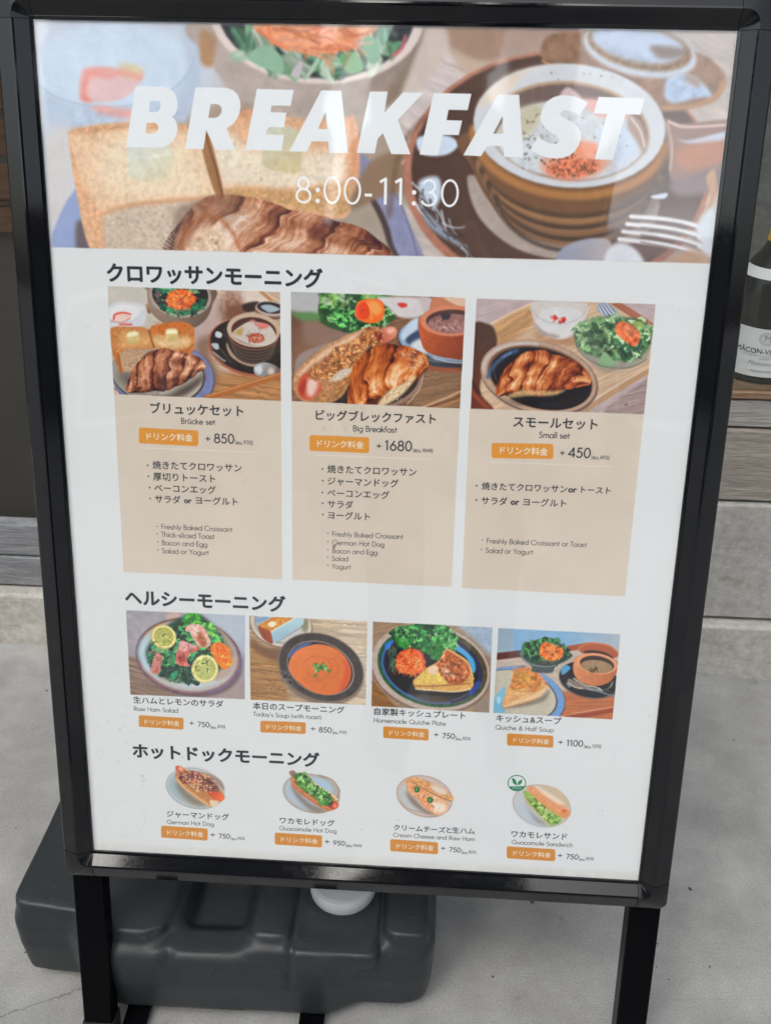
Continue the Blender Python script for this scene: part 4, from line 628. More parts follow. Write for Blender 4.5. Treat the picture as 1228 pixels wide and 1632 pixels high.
def dogs():
    W = (198, 204, 206)
    P = Pic(250, 1210, 9.446, W, None, 31); f, l = P.fill, P.line
    P.shape([ellipse(600, 430, 440, 312, 18)], (180, 184, 184), b=8, a=.5); P.shape([ellipse(575, 440, 445, 300, 14)], (140, 144, 142), b=4); P.shape([ellipse(577, 438, 436, 291, 14)], (178, 190, 192), b=5); P.shape([ellipse(560, 440, 390, 250, 14)], (156, 176, 184), b=14, c2=(180, 172, 160), g=(300, 440, 620, 480))
    f([(560, 190), (800, 220), (980, 340), (1010, 470), (930, 400), (820, 300)], (150, 136, 128), b=8); f([(290, 330), (560, 560), (780, 690), (560, 690), (340, 500)], (110, 100, 86), b=30, a=.7)
    f([(275, 250), (300, 200), (480, 170), (640, 200), (800, 280), (930, 420), (1020, 570), (960, 640), (860, 690), (790, 712), (640, 610), (460, 480), (310, 340)], (182, 128, 76), b=6, n=.1, ns=30); l([(300, 290), (420, 430), (600, 570), (790, 700)], 30, (216, 170, 116), b=10); f([(800, 620), (930, 630), (900, 690), (820, 710)], (216, 200, 166), b=8)
    f([(280, 120), (320, 95), (400, 130), (440, 190), (330, 210), (290, 170)], (190, 96, 66), b=5); f([(340, 110), (400, 140), (380, 180), (330, 160)], (222, 160, 120), b=8); f([(760, 480), (900, 480), (1000, 540), (1015, 590), (960, 630), (860, 600)], (196, 76, 40), b=6, c2=(226, 110, 70), g=(800, 500, 980, 600))
    B = [(300, 240), (480, 175), (680, 215), (820, 300), (930, 440), (900, 490), (740, 480), (640, 460), (480, 400), (350, 310)]
    f(B, (120, 76, 60), b=8); P.threads(B, 150, 90, 18, [(222, 184, 140), (196, 140, 96), (110, 50, 60), (90, 40, 60), (206, 160, 120), (150, 90, 60)], curl=2, b=2); P.blobs(B, 26, 60, [(110, 36, 66), (90, 60, 50), (206, 120, 100)], b=3, a=.7)
    P = Pic(430, 1215, 8.187, W, None, 32); f, l = P.fill, P.line
    P.shape([ellipse(540, 405, 378, 252, 14)], (150, 144, 136), b=4); P.shape([ellipse(540, 403, 366, 242, 14)], (170, 168, 162), b=4); P.shape([ellipse(510, 400, 316, 210, 16)], (166, 184, 196), b=8); f([(580, 190), (760, 260), (820, 390), (700, 340), (600, 240)], (160, 186, 206), b=8); f([(280, 300), (500, 520), (720, 630), (560, 640), (360, 470)], (120, 106, 96), b=20, a=.8); l([(640, 170), (800, 230), (900, 360), (880, 460)], 24, (150, 134, 116), b=7)
    f([(270, 240), (320, 170), (440, 140), (600, 280), (780, 400), (880, 500), (890, 580), (800, 632), (700, 610), (520, 500), (330, 350)], (196, 130, 80), b=5, n=.1, ns=24); l([(290, 290), (440, 420), (620, 550), (760, 620)], 28, (186, 110, 70), b=8, n=.15, ns=14); l([(440, 160), (600, 290), (780, 400), (880, 490)], 18, (222, 206, 160), b=6); l([(320, 250), (470, 380), (640, 490), (760, 570)], 20, (60, 62, 40), b=8, a=.8)
    f([(250, 140), (280, 106), (330, 120), (340, 170), (300, 200)], (140, 110, 106), b=6); f([(770, 560), (820, 510), (876, 530), (880, 590), (820, 610), (780, 595)], (186, 60, 50), b=5); f([(820, 545), (870, 545), (870, 590), (830, 590)], (226, 130, 100), b=7)
    B = [(310, 160), (430, 140), (520, 240), (640, 330), (790, 440), (800, 520), (730, 560), (620, 480), (480, 380), (340, 240)]
    f(B, (66, 110, 44), b=6); P.leaves(B, 110, 80, [(84, 150, 66), (58, 118, 50), (122, 176, 96), (40, 80, 40), (140, 190, 116)], b=2, frill=.35)
    P = Pic(615, 1225, 8.187, W, None, 33); f, l = P.fill, P.line
    P.shape([ellipse(500, 362, 374, 268, 16)], (160, 142, 130), b=4); P.shape([ellipse(500, 360, 362, 256, 16)], (192, 178, 168), b=5); P.shape([ellipse(486, 362, 316, 214, 16)], (178, 188, 190), b=6); l([(180, 420), (280, 520), (480, 570), (640, 580)], 14, (160, 144, 134), b=8); f([(260, 290), (480, 500), (700, 600), (520, 580), (330, 450)], (120, 96, 80), b=18, a=.8)
    f([(255, 200), (330, 160), (480, 240), (640, 330), (800, 430), (800, 540), (720, 604), (620, 590), (480, 500), (400, 400), (290, 310)], (216, 168, 130), b=5, n=.08, ns=20); f([(300, 230), (420, 230), (560, 340), (600, 440), (520, 480), (400, 350)], (222, 146, 96), b=12, n=.12, ns=16); f([(600, 440), (760, 460), (770, 560), (640, 560)], (226, 212, 196), b=14); P.blobs([(300, 220), (620, 360), (760, 500), (620, 560), (400, 380)], 60, 34, [(236, 180, 130), (206, 120, 80), (232, 216, 190), (190, 140, 90)], b=3, a=.6)
    f([(240, 170), (340, 108), (460, 130), (620, 200), (780, 280), (880, 380), (860, 420), (760, 400), (600, 320), (420, 220), (270, 190)], (206, 154, 104), b=4, n=.12, ns=20); f([(600, 210), (740, 260), (800, 330), (700, 330), (600, 270)], (212, 200, 186), b=12); l([(330, 165), (500, 270), (700, 370), (840, 425)], 10, (140, 90, 54), b=4); l([(270, 210), (300, 320), (420, 400), (500, 490), (620, 590)], 9, (176, 130, 90), b=4)
    for x, y in ((400, 268), (572, 405)): f([(x-32, y-20), (x, y-36), (x+36, y-10), (x+30, y+30), (x-10, y+44), (x-30, y+20)], (30, 90, 50), b=4); f([(x-18, y-10), (x+10, y-20), (x+10, y+24), (x-10, y+30)], (70, 160, 90), b=4)
    P = Pic(795, 1225, 7.675, W, None, 34); f, l = P.fill, P.line
    P.shape([ellipse(520, 455, 360, 254, 14)], (150, 138, 120), b=3); P.shape([ellipse(521, 454, 353, 247, 14)], (184, 190, 192), b=4, c2=(196, 184, 166), g=(400, 500, 700, 300)); f([(500, 210), (700, 240), (840, 380), (830, 480), (700, 340)], (192, 176, 150), b=10); f([(200, 520), (300, 420), (600, 680), (420, 700)], (176, 190, 200), b=20, a=.8); f([(300, 380), (420, 560), (600, 690), (440, 640)], (140, 130, 124), b=16, a=.8)
    f([(290, 300), (330, 270), (480, 370), (640, 500), (740, 580), (760, 640), (700, 680), (610, 692), (480, 560), (340, 420)], (140, 176, 96), b=4); l([(300, 310), (360, 430), (480, 560), (610, 688)], 12, (206, 176, 130), b=4); l([(320, 330), (400, 440), (520, 570), (620, 670)], 8, (110, 90, 50), b=3)
    f([(380, 320), (480, 370), (640, 500), (600, 520), (470, 430)], (56, 76, 36), b=8)
    B = [(330, 310), (420, 350), (560, 480), (740, 570), (740, 650), (640, 670), (520, 560), (380, 420)]
    P.blobs(B, 130, 46, [(150, 186, 100), (170, 206, 120), (96, 140, 60), (130, 176, 90), (190, 210, 130), (70, 100, 40)], b=3, a=.75); P.ell(600, 520, 50, 30, (176, 190, 130), b=12, a=.7)
    f([(330, 240), (400, 210), (520, 270), (700, 400), (850, 500), (870, 560), (820, 600), (760, 600), (640, 520), (480, 400), (380, 300)], (212, 152, 112), b=4, n=.06, ns=24); f([(440, 215), (600, 300), (800, 430), (700, 420), (520, 300)], (226, 204, 186), b=14); l([(380, 290), (520, 400), (660, 510), (760, 560)], 26, (206, 150, 86), b=9); f([(760, 510), (810, 500), (820, 540), (780, 570)], (206, 96, 50), b=7); f([(760, 540), (860, 540), (820, 600), (760, 600)], (206, 146, 96), b=10)
    G = (34, 120, 84); P.ring(215, 177, 108, 94, 11, G, b=1); seg = [(118, 215), *ellipse(215, 177, 104, 90, 0, 155, 25, 20).tolist()]; P.poly(ellipse(215, 177, 106, 92, 0, 154, 24, 20), G, b=1)
    f([(158, 116), (200, 140), (214, 200), (170, 176)], G, b=1); f([(276, 134), (270, 180), (230, 200), (232, 162)], G, b=1); l([(206, 178), (212, 204)], 5, G, b=1)
def stains_and_edges():
    K = Pic(0, 0, 1, (200, 206, 210), None, 77)
    K.blobs([(185, 1100), (235, 1110), (235, 1250), (185, 1240)], 26, 4, [(186, 192, 194), (190, 196, 196)], a=.35, b=1.2); K.blobs([(150, 900), (200, 900), (210, 1350), (160, 1350)], 60, 2.2, [(150, 156, 156), (140, 144, 144)], a=.3, b=.4)
    K.blobs([(90, 430), (1110, 440), (1010, 1390), (160, 1340)], 50, 2.2, [(130, 132, 132), (150, 150, 150)], a=.45, b=.3)
    K.blobs([(530, 869), (535, 869), (535, 873), (530, 873)], 4, 3.6, [(120, 50, 50)], a=.7, b=.3)
    for x, y in ((231, 1247), (226, 1240), (955, 1293)): K.blobs([(x-5, y-6), (x+5, y-6), (x+4, y+7), (x-4, y+7)], 5, 3, [(150, 156, 158)], a=.5, b=.5)
    for x, y, q in ((540, 690, 26), (640, 705, 34), (575, 655, 20)): K.blobs([(x-q, y-8), (x+q, y-8), (x+q, y+8), (x-q, y+8)], 14, 7, [(170, 170, 162)], a=.16, b=1.2)
    K.ring(200, 1305, 32, 27, 1.1, (190, 196, 199), b=.8, a=.5)
    K.poly([(150, 1343), (1018, 1392), (1018, 1406), (150, 1357)], (188, 185, 176), b=3, a=.3, n=.05, ns=12)
    K.poly([(52, 30), (1176, 48), (1176, 51), (52, 36)], (176, 180, 186), b=1.5, a=.5); K.poly([(52, 30), (58, 30), (156, 1355), (148, 1355)], (186, 190, 194), b=1.5, a=.6)  # thin greyer strips along the top and left edges
# ------------------------------------------------------------------ lettering
def _a(cx, cy, rx, ry, a0, a1, n=14):
    t = np.radians(np.linspace(a0, a1, n)); return [(cx+rx*np.cos(k), cy+ry*np.sin(k)) for k in t]
X_ = .62                                    # x-height of the geometric face, capitals are 1 high
def _bowl(x): return _a(x, X_/2, .29, X_/2, 0, 360, 22)
GL = {
 'a': (.66, [_bowl(.31), [(.60, 0), (.60, X_)]]), 'b': (.66, [_bowl(.37), [(.08, 0), (.08, 1.05)]]), 'd': (.66, [_bowl(.31), [(.60, 0), (.60, 1.05)]]),
 'q': (.66, [_bowl(.31), [(.60, -.3), (.60, X_)]]), 'p': (.66, [_bowl(.37), [(.08, -.3), (.08, X_)]]), 'o': (.64, [_bowl(.32)]),
 'g': (.66, [_bowl(.31), [(.60, X_), (.60, -.05)]+_a(.34, -.05, .26, .25, 0, -150, 10)]),
 'c': (.54, [_a(.34, X_/2, .30, X_/2, 48, 312, 18)]), 'e': (.62, [_a(.31, X_/2, .27, X_/2, 0, 318, 20), [(.05, X_/2), (.58, X_/2)]]),
 'f': (.34, [_a(.30, .85, .17, .2, 80, 180, 8)+[(.13, 0)], [(.0, X_), (.30, X_)]]), 'h': (.58, [[(.08, 0), (.08, 1.05)], [(.08, .3)]+_a(.29, .36, .21, .26, 180, 0, 10)+[(.5, 0)]]),
 'i': (.22, [[(.1, 0), (.1, X_)], [(.1, .84), (.1, .86)]]), 'j': (.22, [[(.1, -.3), (.1, X_)]]), 'k': (.52, [[(.08, 0), (.08, 1.05)], [(.42, X_), (.10, .30)], [(.2, .38), (.47, 0)]]), 'l': (.2, [[(.1, 0), (.1, 1.05)]]),
 'm': (.9, [[(.08, 0), (.08, X_)], [(.08, .34)]+_a(.265, .38, .185, .24, 180, 0, 9)+[(.45, 0)], [(.45, .34)]+_a(.635, .38, .185, .24, 180, 0, 9)+[(.82, 0)]]),
 'n': (.58, [[(.08, 0), (.08, X_)], [(.08, .3)]+_a(.29, .36, .21, .26, 180, 0, 10)+[(.5, 0)]]), 'r': (.36, [[(.08, 0), (.08, X_)], [(.08, .36)]+_a(.27, .40, .19, .22, 180, 60, 7)]),
 's': (.44, [_a(.22, .46, .15, .155, 40, 250, 10)+_a(.21, .165, .17, .165, 70, -150, 12)]), 't': (.32, [[(.15, 0), (.15, .85)], [(.0, X_), (.3, X_)]]),
 'u': (.58, [[(.08, X_), (.08, .26)]+_a(.28, .25, .2, .25, 180, 360, 10)+[(.48, X_)], [(.48, X_), (.48, 0)]]), 'w': (.84, [[(.02, X_), (.22, 0), (.41, X_), (.6, 0), (.8, X_)]]), 'y': (.5, [[(.02, X_), (.25, .05)], [(.47, X_), (.14, -.3)]]),
 'A': (.8, [[(.02, 0), (.39, 1), (.76, 0)], [(.14, .33), (.64, .33)]]), 'B': (.62, [[(.1, 0), (.1, 1), (.28, 1)]+_a(.3, .76, .2, .24, 90, -90, 10)+[(.1, .52)], [(.1, .52), (.3, .52)]+_a(.3, .26, .25, .26, 90, -90, 10)+[(.1, 0)]]),
 'C': (.84, [_a(.52, .5, .46, .5, 45, 315, 22)]), 'D': (.8, [[(.1, 0), (.1, 1), (.27, 1)]+_a(.27, .5, .45, .5, 90, -90, 16)+[(.1, 0)]]), 'E': (.54, [[(.48, 1), (.1, 1), (.1, 0), (.48, 0)], [(.1, .52), (.46, .52)]]), 'F': (.52, [[(.48, 1), (.1, 1), (.1, 0)], [(.1, .5), (.46, .5)]]),
 'G': (.98, [_a(.52, .5, .46, .5, 40, 355, 24)+[(.56, .46)]]), 'H': (.76, [[(.1, 0), (.1, 1)], [(.66, 0), (.66, 1)], [(.1, .52), (.66, .52)]]), 'M': (.9, [[(.06, 0), (.2, 1), (.45, .15), (.7, 1), (.84, 0)]]), 'N': (.8, [[(.1, 0), (.1, 1), (.68, 0), (.68, 1)]]),
 'P': (.56, [[(.1, 0), (.1, 1), (.26, 1)]+_a(.26, .73, .25, .27, 90, -90, 10)+[(.1, .46)]]), 'Q': (1.02, [_a(.52, .5, .46, .5, 0, 360, 26), [(.6, .3), (.96, -.04)]]), 'R': (.58, [[(.1, 0), (.1, 1), (.26, 1)]+_a(.26, .73, .25, .27, 90, -90, 10)+[(.1, .46)], [(.24, .46), (.54, 0)]]),
 'S': (.56, [_a(.28, .76, .2, .24, 35, 250, 12)+_a(.26, .26, .24, .26, 70, -150, 14)]), 'T': (.5, [[(.25, 0), (.25, 1)], [(.0, 1), (.5, 1)]]), 'Y': (.64, [[(.02, 1), (.32, .48), (.62, 1)], [(.32, .48), (.32, 0)]]), 'V': (.7, [[(.02, 1), (.35, 0), (.68, 1)]]), 'I': (.22, [[(.1, 0), (.1, 1)]]), 'L': (.48, [[(.1, 1), (.1, 0), (.44, 0)]]), 'O': (1.02, [_a(.51, .5, .46, .5, 0, 360, 26)]),
 '0': (.62, [_a(.31, .5, .25, .5, 0, 360, 24)]), '1': (.36, [[(.04, .86), (.2, .98), (.2, 0)]]), '2': (.6, [_a(.3, .72, .23, .27, 170, -20, 10)+[(.08, .02), (.54, .02)]]), '3': (.6, [_a(.29, .75, .19, .24, 160, -80, 10), _a(.29, .26, .23, .26, 90, -160, 12)]), '4': (.64, [[(.46, 0), (.46, .98), (.04, .26), (.6, .26)]]),
 '5': (.6, [[(.5, .98), (.2, .98), (.13, .56)]+_a(.27, .31, .25, .31, 110, -150, 14)]), '6': (.62, [_a(.31, .29, .24, .29, 0, 360, 18), [(.42, .98), (.1, .42)]]), '7': (.58, [[(.06, .98), (.52, .98), (.18, 0)]]), '8': (.62, [_a(.31, .76, .19, .23, 0, 360, 16), _a(.31, .27, .25, .27, 0, 360, 18)]), '9': (.62, [_a(.31, .71, .24, .29, 0, 360, 18), [(.2, .02), (.52, .58)]]),
 '+': (.7, [[(.35, .14), (.35, .72)], [(.06, .43), (.64, .43)]]), '-': (.36, [[(.04, .33), (.32, .33)]]), ':': (.26, [[(.13, .06), (.13, .065)], [(.13, .5), (.13, .505)]]), '(': (.3, [_a(.36, .4, .26, .62, 120, 240, 8)]), ')': (.3, [_a(-.06, .4, .26, .62, 60, -60, 8)]), "'": (.16, [[(.09, 1.02), (.07, .8)]]), '.': (.2, [[(.1, .02), (.1, .025)]]), ' ': (.3, []),
 '[': (.26, [[(.22, 1), (.1, 1), (.1, -.15), (.22, -.15)]]), ']': (.26, [[(.04, 1), (.16, 1), (.16, -.15), (.04, -.15)]]), '&': (.8, [[(.74, 0), (.24, .62)]+_a(.36, .8, .15, .18, 220, -40, 10)+[(.14, .36)]+_a(.3, .23, .22, .23, 150, 310, 8)+[(.7, .45)]]),
}
GL['ü'] = (.58, GL['u'][1]+[[(.18, .84), (.18, .86)], [(.38, .84), (.38, .86)]]); GL['Â'] = (.8, GL['A'][1]+[[(.28, 1.14), (.39, 1.26), (.5, 1.14)]])
def put(polys, c, a=1., S=4, b=0):
    al = np.vstack(polys); x0, y0 = np.floor(al.min(0)).astype(int)-2; x1, y1 = np.ceil(al.max(0)).astype(int)+3
    x0, y0, x1, y1 = max(x0, 0), max(y0, 0), min(x1, TW), min(y1, TH)
    m = blur(cover([orient(p) for p in polys], x0, y0, x1-x0, y1-y0, S), b)[..., None]*a
    R = CV[y0:y1, x0:x1]; R += (np.array(c, float)/255-R)*m
def geo_width(s, track): return sum(GL[k][0]+track for k in s)-track
def geo(s, p0, p1, c=(64, 62, 62), wt=.085, track=.03, h=None, slant=0, a=1.):
    """geometric letters along the baseline p0 -> p1 (as measured); h = cap height in measured px, else natural"""
    q = sheet([p0, p1]); w = geo_width(s, track); sx = (q[1, 0]-q[0, 0])/w; y = q[:, 1].mean()
    sy = sx*.86 if h is None else abs(sheet([(p0[0], p0[1]-h)])[0, 1]-q[0, 1])
    x = q[0, 0]; out = []
    for ch in s:
        adv, st = GL[ch]
        for k in st:
            k = np.array(k, float)
            if len(k) == 2 and np.hypot(*(k[1]-k[0])) < .03: out.append(ellipse(x+k[0, 0]*sx+k[0, 1]*slant*sy, y-k[0, 1]*sy, wt*.75*sy, wt*.75*sy, n=12)); continue
            k = np.c_[x+k[:, 0]*sx+k[:, 1]*slant*sy, y-k[:, 1]*sy]
            for i in range(len(k)-1):
                d = k[i+1]-k[i]; L = np.hypot(*d)
                if L < 1e-6: continue
                nn = np.array([-d[1], d[0]])/L*wt*sy/2; e = d/L*wt*sy*.18
                out.append(np.array([k[i]-nn-e, k[i+1]-nn+e, k[i+1]+nn+e, k[i]+nn-e]))
                if 0 < i: out.append(ellipse(k[i, 0], k[i, 1], wt*sy/2, wt*sy/2, n=10))
        x += (adv+track)*sx
    put(out, c, a)
def lettering(tx):
    D = (44, 46, 50)
    def jp(s, p0, p1, c=D, bold=0, yo=0):      # p0, p1: lower left / lower right of the character cells as measured
        if tx is None: return
        T = tx(s, bold); lo, hi = T.reshape(-1, 2).min(0), T.reshape(-1, 2).max(0)
        q = sheet([p0, p1]); k = (q[1, 0]-q[0, 0])/(hi[0]-lo[0]); y = q[:, 1].mean()
        P = T.copy(); P[..., 0] = q[0, 0]+(P[..., 0]-lo[0])*k; P[..., 1] = y-P[..., 1]*k
        put(list(P), c)
    def tag(c0, c1, price, tax, pp0, pp1, t1, small=0):
        """orange pill (left/right ends of its centre line, half height), then + price and tax note"""
        (x0, y0), (x1, y1) = c0, c1; hh = small
        K.poly(_rr(x0, y0, x1, y1, hh), (232, 156, 62) if y0 < 800 else (222, 146, 58), b=.25)
        w = x1-x0; s = (y1-y0)/w; a, b2 = .13, .91
        jp('ドリンク料金', (x0+w*a, y0+s*w*a+hh*.40), (x0+w*b2, y0+s*w*b2+hh*.40), (240, 236, 228), 1)
        geo('+', (pp0[0], pp0[1]-.5), (pp0[0]+9, pp0[1]-.2), D, .12, h=11 if hh > 11 else 8.5)
        geo(price, (pp0[0]+14, pp0[1]+1), pp1, D, .135, .06)
        geo('[', (pp1[0]+1, pp1[1]+1), (pp1[0]+3, pp1[1]+1.2), D, .09, h=6, a=.7)
        w2 = t1[0]-pp1[0]-5; jp('税込', (pp1[0]+3, pp1[1]+1.5), (pp1[0]+3+w2*.42, pp1[1]+2), (66, 66, 70), .7); geo(tax+']', (pp1[0]+4+w2*.44, t1[1]), t1, (72, 72, 76), .14, .05)
    K = Pic(0, 0, 1, (226, 226, 226), None, 5)
    def _rr(x0, y0, x1, y1, h):
        s = (y1-y0)/(x1-x0); r = h*.28; out = []
        for cx, cy, a in ((x1-r, y1-h+r, -90), (x1-r, y1+h-r, 0), (x0+r, y0+h-r, 90), (x0+r, y0-h+r, 180)):
            out += [(cx+r*np.cos(np.radians(a+k)), cy+r*np.sin(np.radians(a+k))) for k in (0, 30, 60, 90)]
        return out
    WH = (254, 254, 254)
    geo('8', (470, 322), (497, 323), WH, .1, h=40); geo(':', (502, 322), (510, 323), WH, .13, h=40)
    geo('00', (514, 323), (576, 325), WH, .095, .05, h=41); geo('-', (580, 324), (593, 324), WH, .12, h=40)
    geo('11', (603, 325), (646, 326), WH, .115, .10, h=41); geo(':', (655, 326), (663, 327), WH, .13, h=40); geo('30', (668, 327), (731, 329), WH, .095, .05, h=41)
    jp('クロワッサンモーニング', (171, 447), (514, 456), (38, 42, 50), 2); jp('ヘルシーモーニング', (200, 963), (455, 972), (36, 38, 44), 2); jp('ホットドックモーニング', (212, 1207), (509, 1219), (36, 38, 44), 2)
    jp('ブリュッケセット', (240, 658), (388, 662), D, 1); jp('ビッグブレックファスト', (503, 669), (694, 673.5), D, 1); jp('スモールセット', (817, 679), (951, 684), D, 1)
    geo('Brücke set', (288.5, 675), (343, 677), D, .12, .06); geo('Big Breakfast', (562, 687), (632, 689.5), D, .12, .04); geo('Small set', (858, 697.5), (907, 699), D, .12, .04)
    tag((221.5, 694), (316, 698.5), '850', '935', (327, 704.5), (373.5, 706.5), (403, 708), small=12.5)
    tag((493, 706), (588, 709.5), '1680', '1848', (599, 716), (656, 719), (689, 720.5), small=12.5)
    tag((783, 718), (881, 719.5), '450', '495', (890.5, 727), (940, 730), (970, 732), small=12)
    for a, b2 in (((224, 713.5), (411, 721)), ((503.5, 725), (690, 732.5)), ((783.5, 736), (976.5, 744))):
        for k in range(32):
            t = k/32; u = t+.021; K.line([(a[0]+(b2[0]-a[0])*t, a[1]+(b2[1]-a[1])*t), (a[0]+(b2[0]-a[0])*u, a[1]+(b2[1]-a[1])*u)], 1.2, (236, 232, 224))
    def dot(x, y, r): put([ellipse(*sheet([(x, y)])[0], r, r, n=12)], D)
    for s, x0, y0, x1, y1 in (('焼きたてクロワッサン', 243.5, 747.5, 385, 750), ('厚切りトースト', 244.5, 765, 343, 768), ('ベーコンエッグ', 246.5, 783, 344, 786),
                              ('焼きたてクロワッサン', 521.5, 753.5, 663, 757), ('ジャーマンドッグ', 522, 772, 634.5, 775.5), ('ベーコンエッグ', 521.5, 791, 620, 794), ('サラダ', 522, 808, 562.5, 810), ('ヨーグルト', 522.5, 826, 589, 828.5), ('焼きたてクロワッサン', 767, 780, 903, 784)):
        jp(s, (x0, y0), (x1, y1), D, .5); dot(x0-8, y0-6, 2.2)
    jp('サラダ', (247.5, 800), (288, 802), D, .5); dot(239.5, 794.5, 2.2); jp('or', (293.5, 801.5), (305.5, 802), D, 2); jp('ヨーグルト', (312, 802.5), (379, 805), D, .5)
    jp('or', (904.5, 784.5), (918, 785), D, 2); jp('トースト', (925, 785), (972, 787), D, .5); jp('サラダ', (766.5, 802.5), (807.5, 804.5), D, .5); dot(758.5, 797, 2.2); jp('or', (813, 804), (826.5, 804.8), D, 2); jp('ヨーグルト', (833, 804.5), (901, 808), D, .5)
    S = (74, 72, 70)
    for s, x0, y0, x1, y1 in (('Freshly Baked Croissant', 257, 844, 370.5, 846.5), ('Thick-sliced Toast', 257, 856, 342, 858.5), ('Bacon and Egg', 258, 868.5, 330.5, 871.5), ('Salad or Yogurt', 258, 881.5, 333, 884.5),
                              ('Freshly Baked Croissant', 529, 855, 642, 858.5), ('German Hot Dog', 529, 868, 612, 871.5), ('Bacon and Egg', 529, 881, 601, 884.5), ('Salad', 528.5, 893, 554.5, 895), ('Yogurt', 528.5, 906, 559, 907.5),
                              ('Freshly Baked Croissant or Toast', 774.5, 865.5, 934, 872), ('Salad or Yogurt', 773, 880.5, 849, 884)):
        geo(s, (x0, y0), (x1, y1), S, .112, .05); dot(x0-6.5, y0-5, 1.6)
    for s, x0, y0, x1, y1, e, ex0, ey0, ex1, ey1 in (
        ('生ハムとレモンのサラダ', 213, 1120.5, 356, 1126, 'Raw Ham Salad', 213.5, 1133, 284, 1135.5), ('本日のスープモーニング', 403, 1129.5, 548.5, 1136, "Today's Soup (with toast)", 403.5, 1141.5, 512, 1146),
        ('自家製キッシュプレート', 596, 1138.5, 741, 1145, 'Homemade Quiche Plate', 595, 1151.5, 710, 1156), ('キッシュ&スープ', 790, 1149.5, 893.5, 1153.5, 'Quiche & Half Soup', 788.5, 1162.5, 881, 1166.5),
        ('ジャーマンドッグ', 266, 1301.5, 365, 1306, 'German Hot Dog', 266, 1313, 341, 1316.5), ('ワカモレドッグ', 446, 1312, 533, 1316, 'Guacamole Hot Dog', 445, 1323, 536, 1327.5),
        ('クリームチーズ', 627, 1323, 709, 1326.5, 'Cream Cheese and Raw Ham', 626, 1333.5, 756, 1340.5), ('ワカモレサンド', 814, 1333.5, 902.5, 1337.5, 'Guacamole Sandwich', 814.5, 1345, 912, 1350)):
        jp(s, (x0, y0), (x1, y1), D, .6); geo(e, (ex0, ey0), (ex1, ey1), S, .108, .05)
    jp('と', (711, 1327), (719, 1327), D, .6); jp('生ハム', (720, 1327), (756, 1329), D, .6)
    for a in (((221.5, 1149), (292.5, 1153.5), '750', '825', (301, 1156.5), (334, 1159.5), (359, 1160), 9.2), ((415, 1158), (487, 1160.5), '850', '935', (494, 1165.5), (528, 1168), (552, 1169), 9.2),
              ((610.5, 1167), (682.5, 1171), '750', '825', (690, 1175), (724, 1178), (749, 1179), 9.2), ((807.5, 1178.5), (881, 1182), '1100', '1210', (888, 1187), (928, 1190.5), (957, 1191.5), 9.5),
              ((257, 1325.5), (331, 1330), '750', '825', (334.5, 1334.5), (366.5, 1337), (390, 1338), 9.5), ((438, 1336.5), (513, 1341), '950', '1045', (516.5, 1345.5), (549, 1348), (576, 1349.5), 9.5),
              ((621.5, 1347), (697.5, 1352), '750', '825', (701, 1356), (733.5, 1359), (758, 1360), 9.5), ((807, 1358.5), (884, 1363), '750', '825', (887, 1367.5), (920.5, 1370), (945, 1370.5), 9.5)):
        tag(a[0], a[1], a[2], a[3], a[4], a[5], a[6], small=a[7])
    V = Pic(795, 1225, 7.675); q0 = V.o+np.array((158, 247))/V.s; q1 = V.o+np.array((270, 247))/V.s; geo('VEGAN', tuple(q0), tuple(q1), (226, 232, 228), .13, .08, h=2.7)
def paint_sheet(text=None):
    CV[:] = np.array((234, 234, 233), np.float32)/255
    K = Pic(0, 0, 1, (226, 226, 226), None, 3)
    tan = (214, 200, 184)
    for c in ([(182, 628), (447.7, 638.7), (449.5, 923.5), (197, 911.5)], [(464.5, 639), (732.5, 650.8), (719, 935.5), (466, 923.5)], [(748, 651.3), (1025.3, 659.8), (995, 950.5), (735.5, 937)]):
        K.poly(c, (225, 210, 193), n=.012, ns=60)
    header(); picA(); picB(); picC(); picD(); picE(); picF(); picG(); dogs()
    lettering(text)
    stains_and_edges()
# ------------------------------------------------------------------ mesh and material helpers
def finish(me, smooth=None):
    if smooth:
        for p in me.polygons: p.use_smooth = True
        me.set_sharp_from_angle(angle=R(smooth))
def part(name, verts, faces, m, parent=None, smooth=None, bevel=0, label=None, seg=2):
    o0 = Vector(parent.matrix_world_loc) if False else (Vector(ROOT.get(parent.name, (0, 0, 0))) if parent else Vector((0, 0, 0)))
    me = bpy.data.meshes.new(name); me.from_pydata([tuple(Vector(v)-o0) for v in verts], [], faces); me.validate()
    bm = bmesh.new(); bm.from_mesh(me); bmesh.ops.recalc_face_normals(bm, faces=bm.faces); bm.to_mesh(me); bm.free()
    me.materials.append(m); finish(me, smooth)
    o = bpy.data.objects.new(name, me); col.objects.link(o)
    if parent: o.parent = parent; ROOT[o.name] = tuple(o0)
    if bevel:
        b = o.modifiers.new('bevel', 'BEVEL'); b.width = bevel; b.segments = seg; b.limit_method = 'ANGLE'; b.angle_limit = R(35); b.harden_normals = False
        for p in me.polygons: p.use_smooth = True
        me.set_sharp_from_angle(angle=R(35))
    if label: o['label'] = label
    return o
ROOT = {}
def thing(name, label, cat, loc=(0, 0, 0), group=None):
    o = bpy.data.objects.new(name, None); col.objects.link(o); o.location = loc; o['label'] = label; o['category'] = cat; o.empty_display_size = .05
    if group: o['group'] = group
    ROOT[o.name] = tuple(loc); return o
def box(x0, x1, y0, y1, z0, z1, f=lambda x, y, z: (x, y, z)):
    v = [f(x, y, z) for z in (z0, z1) for y in (y0, y1) for x in (x0, x1)]
    return v, [(0, 2, 3, 1), (4, 5, 7, 6), (0, 1, 5, 4), (2, 6, 7, 3), (0, 4, 6, 2), (1, 3, 7, 5)]
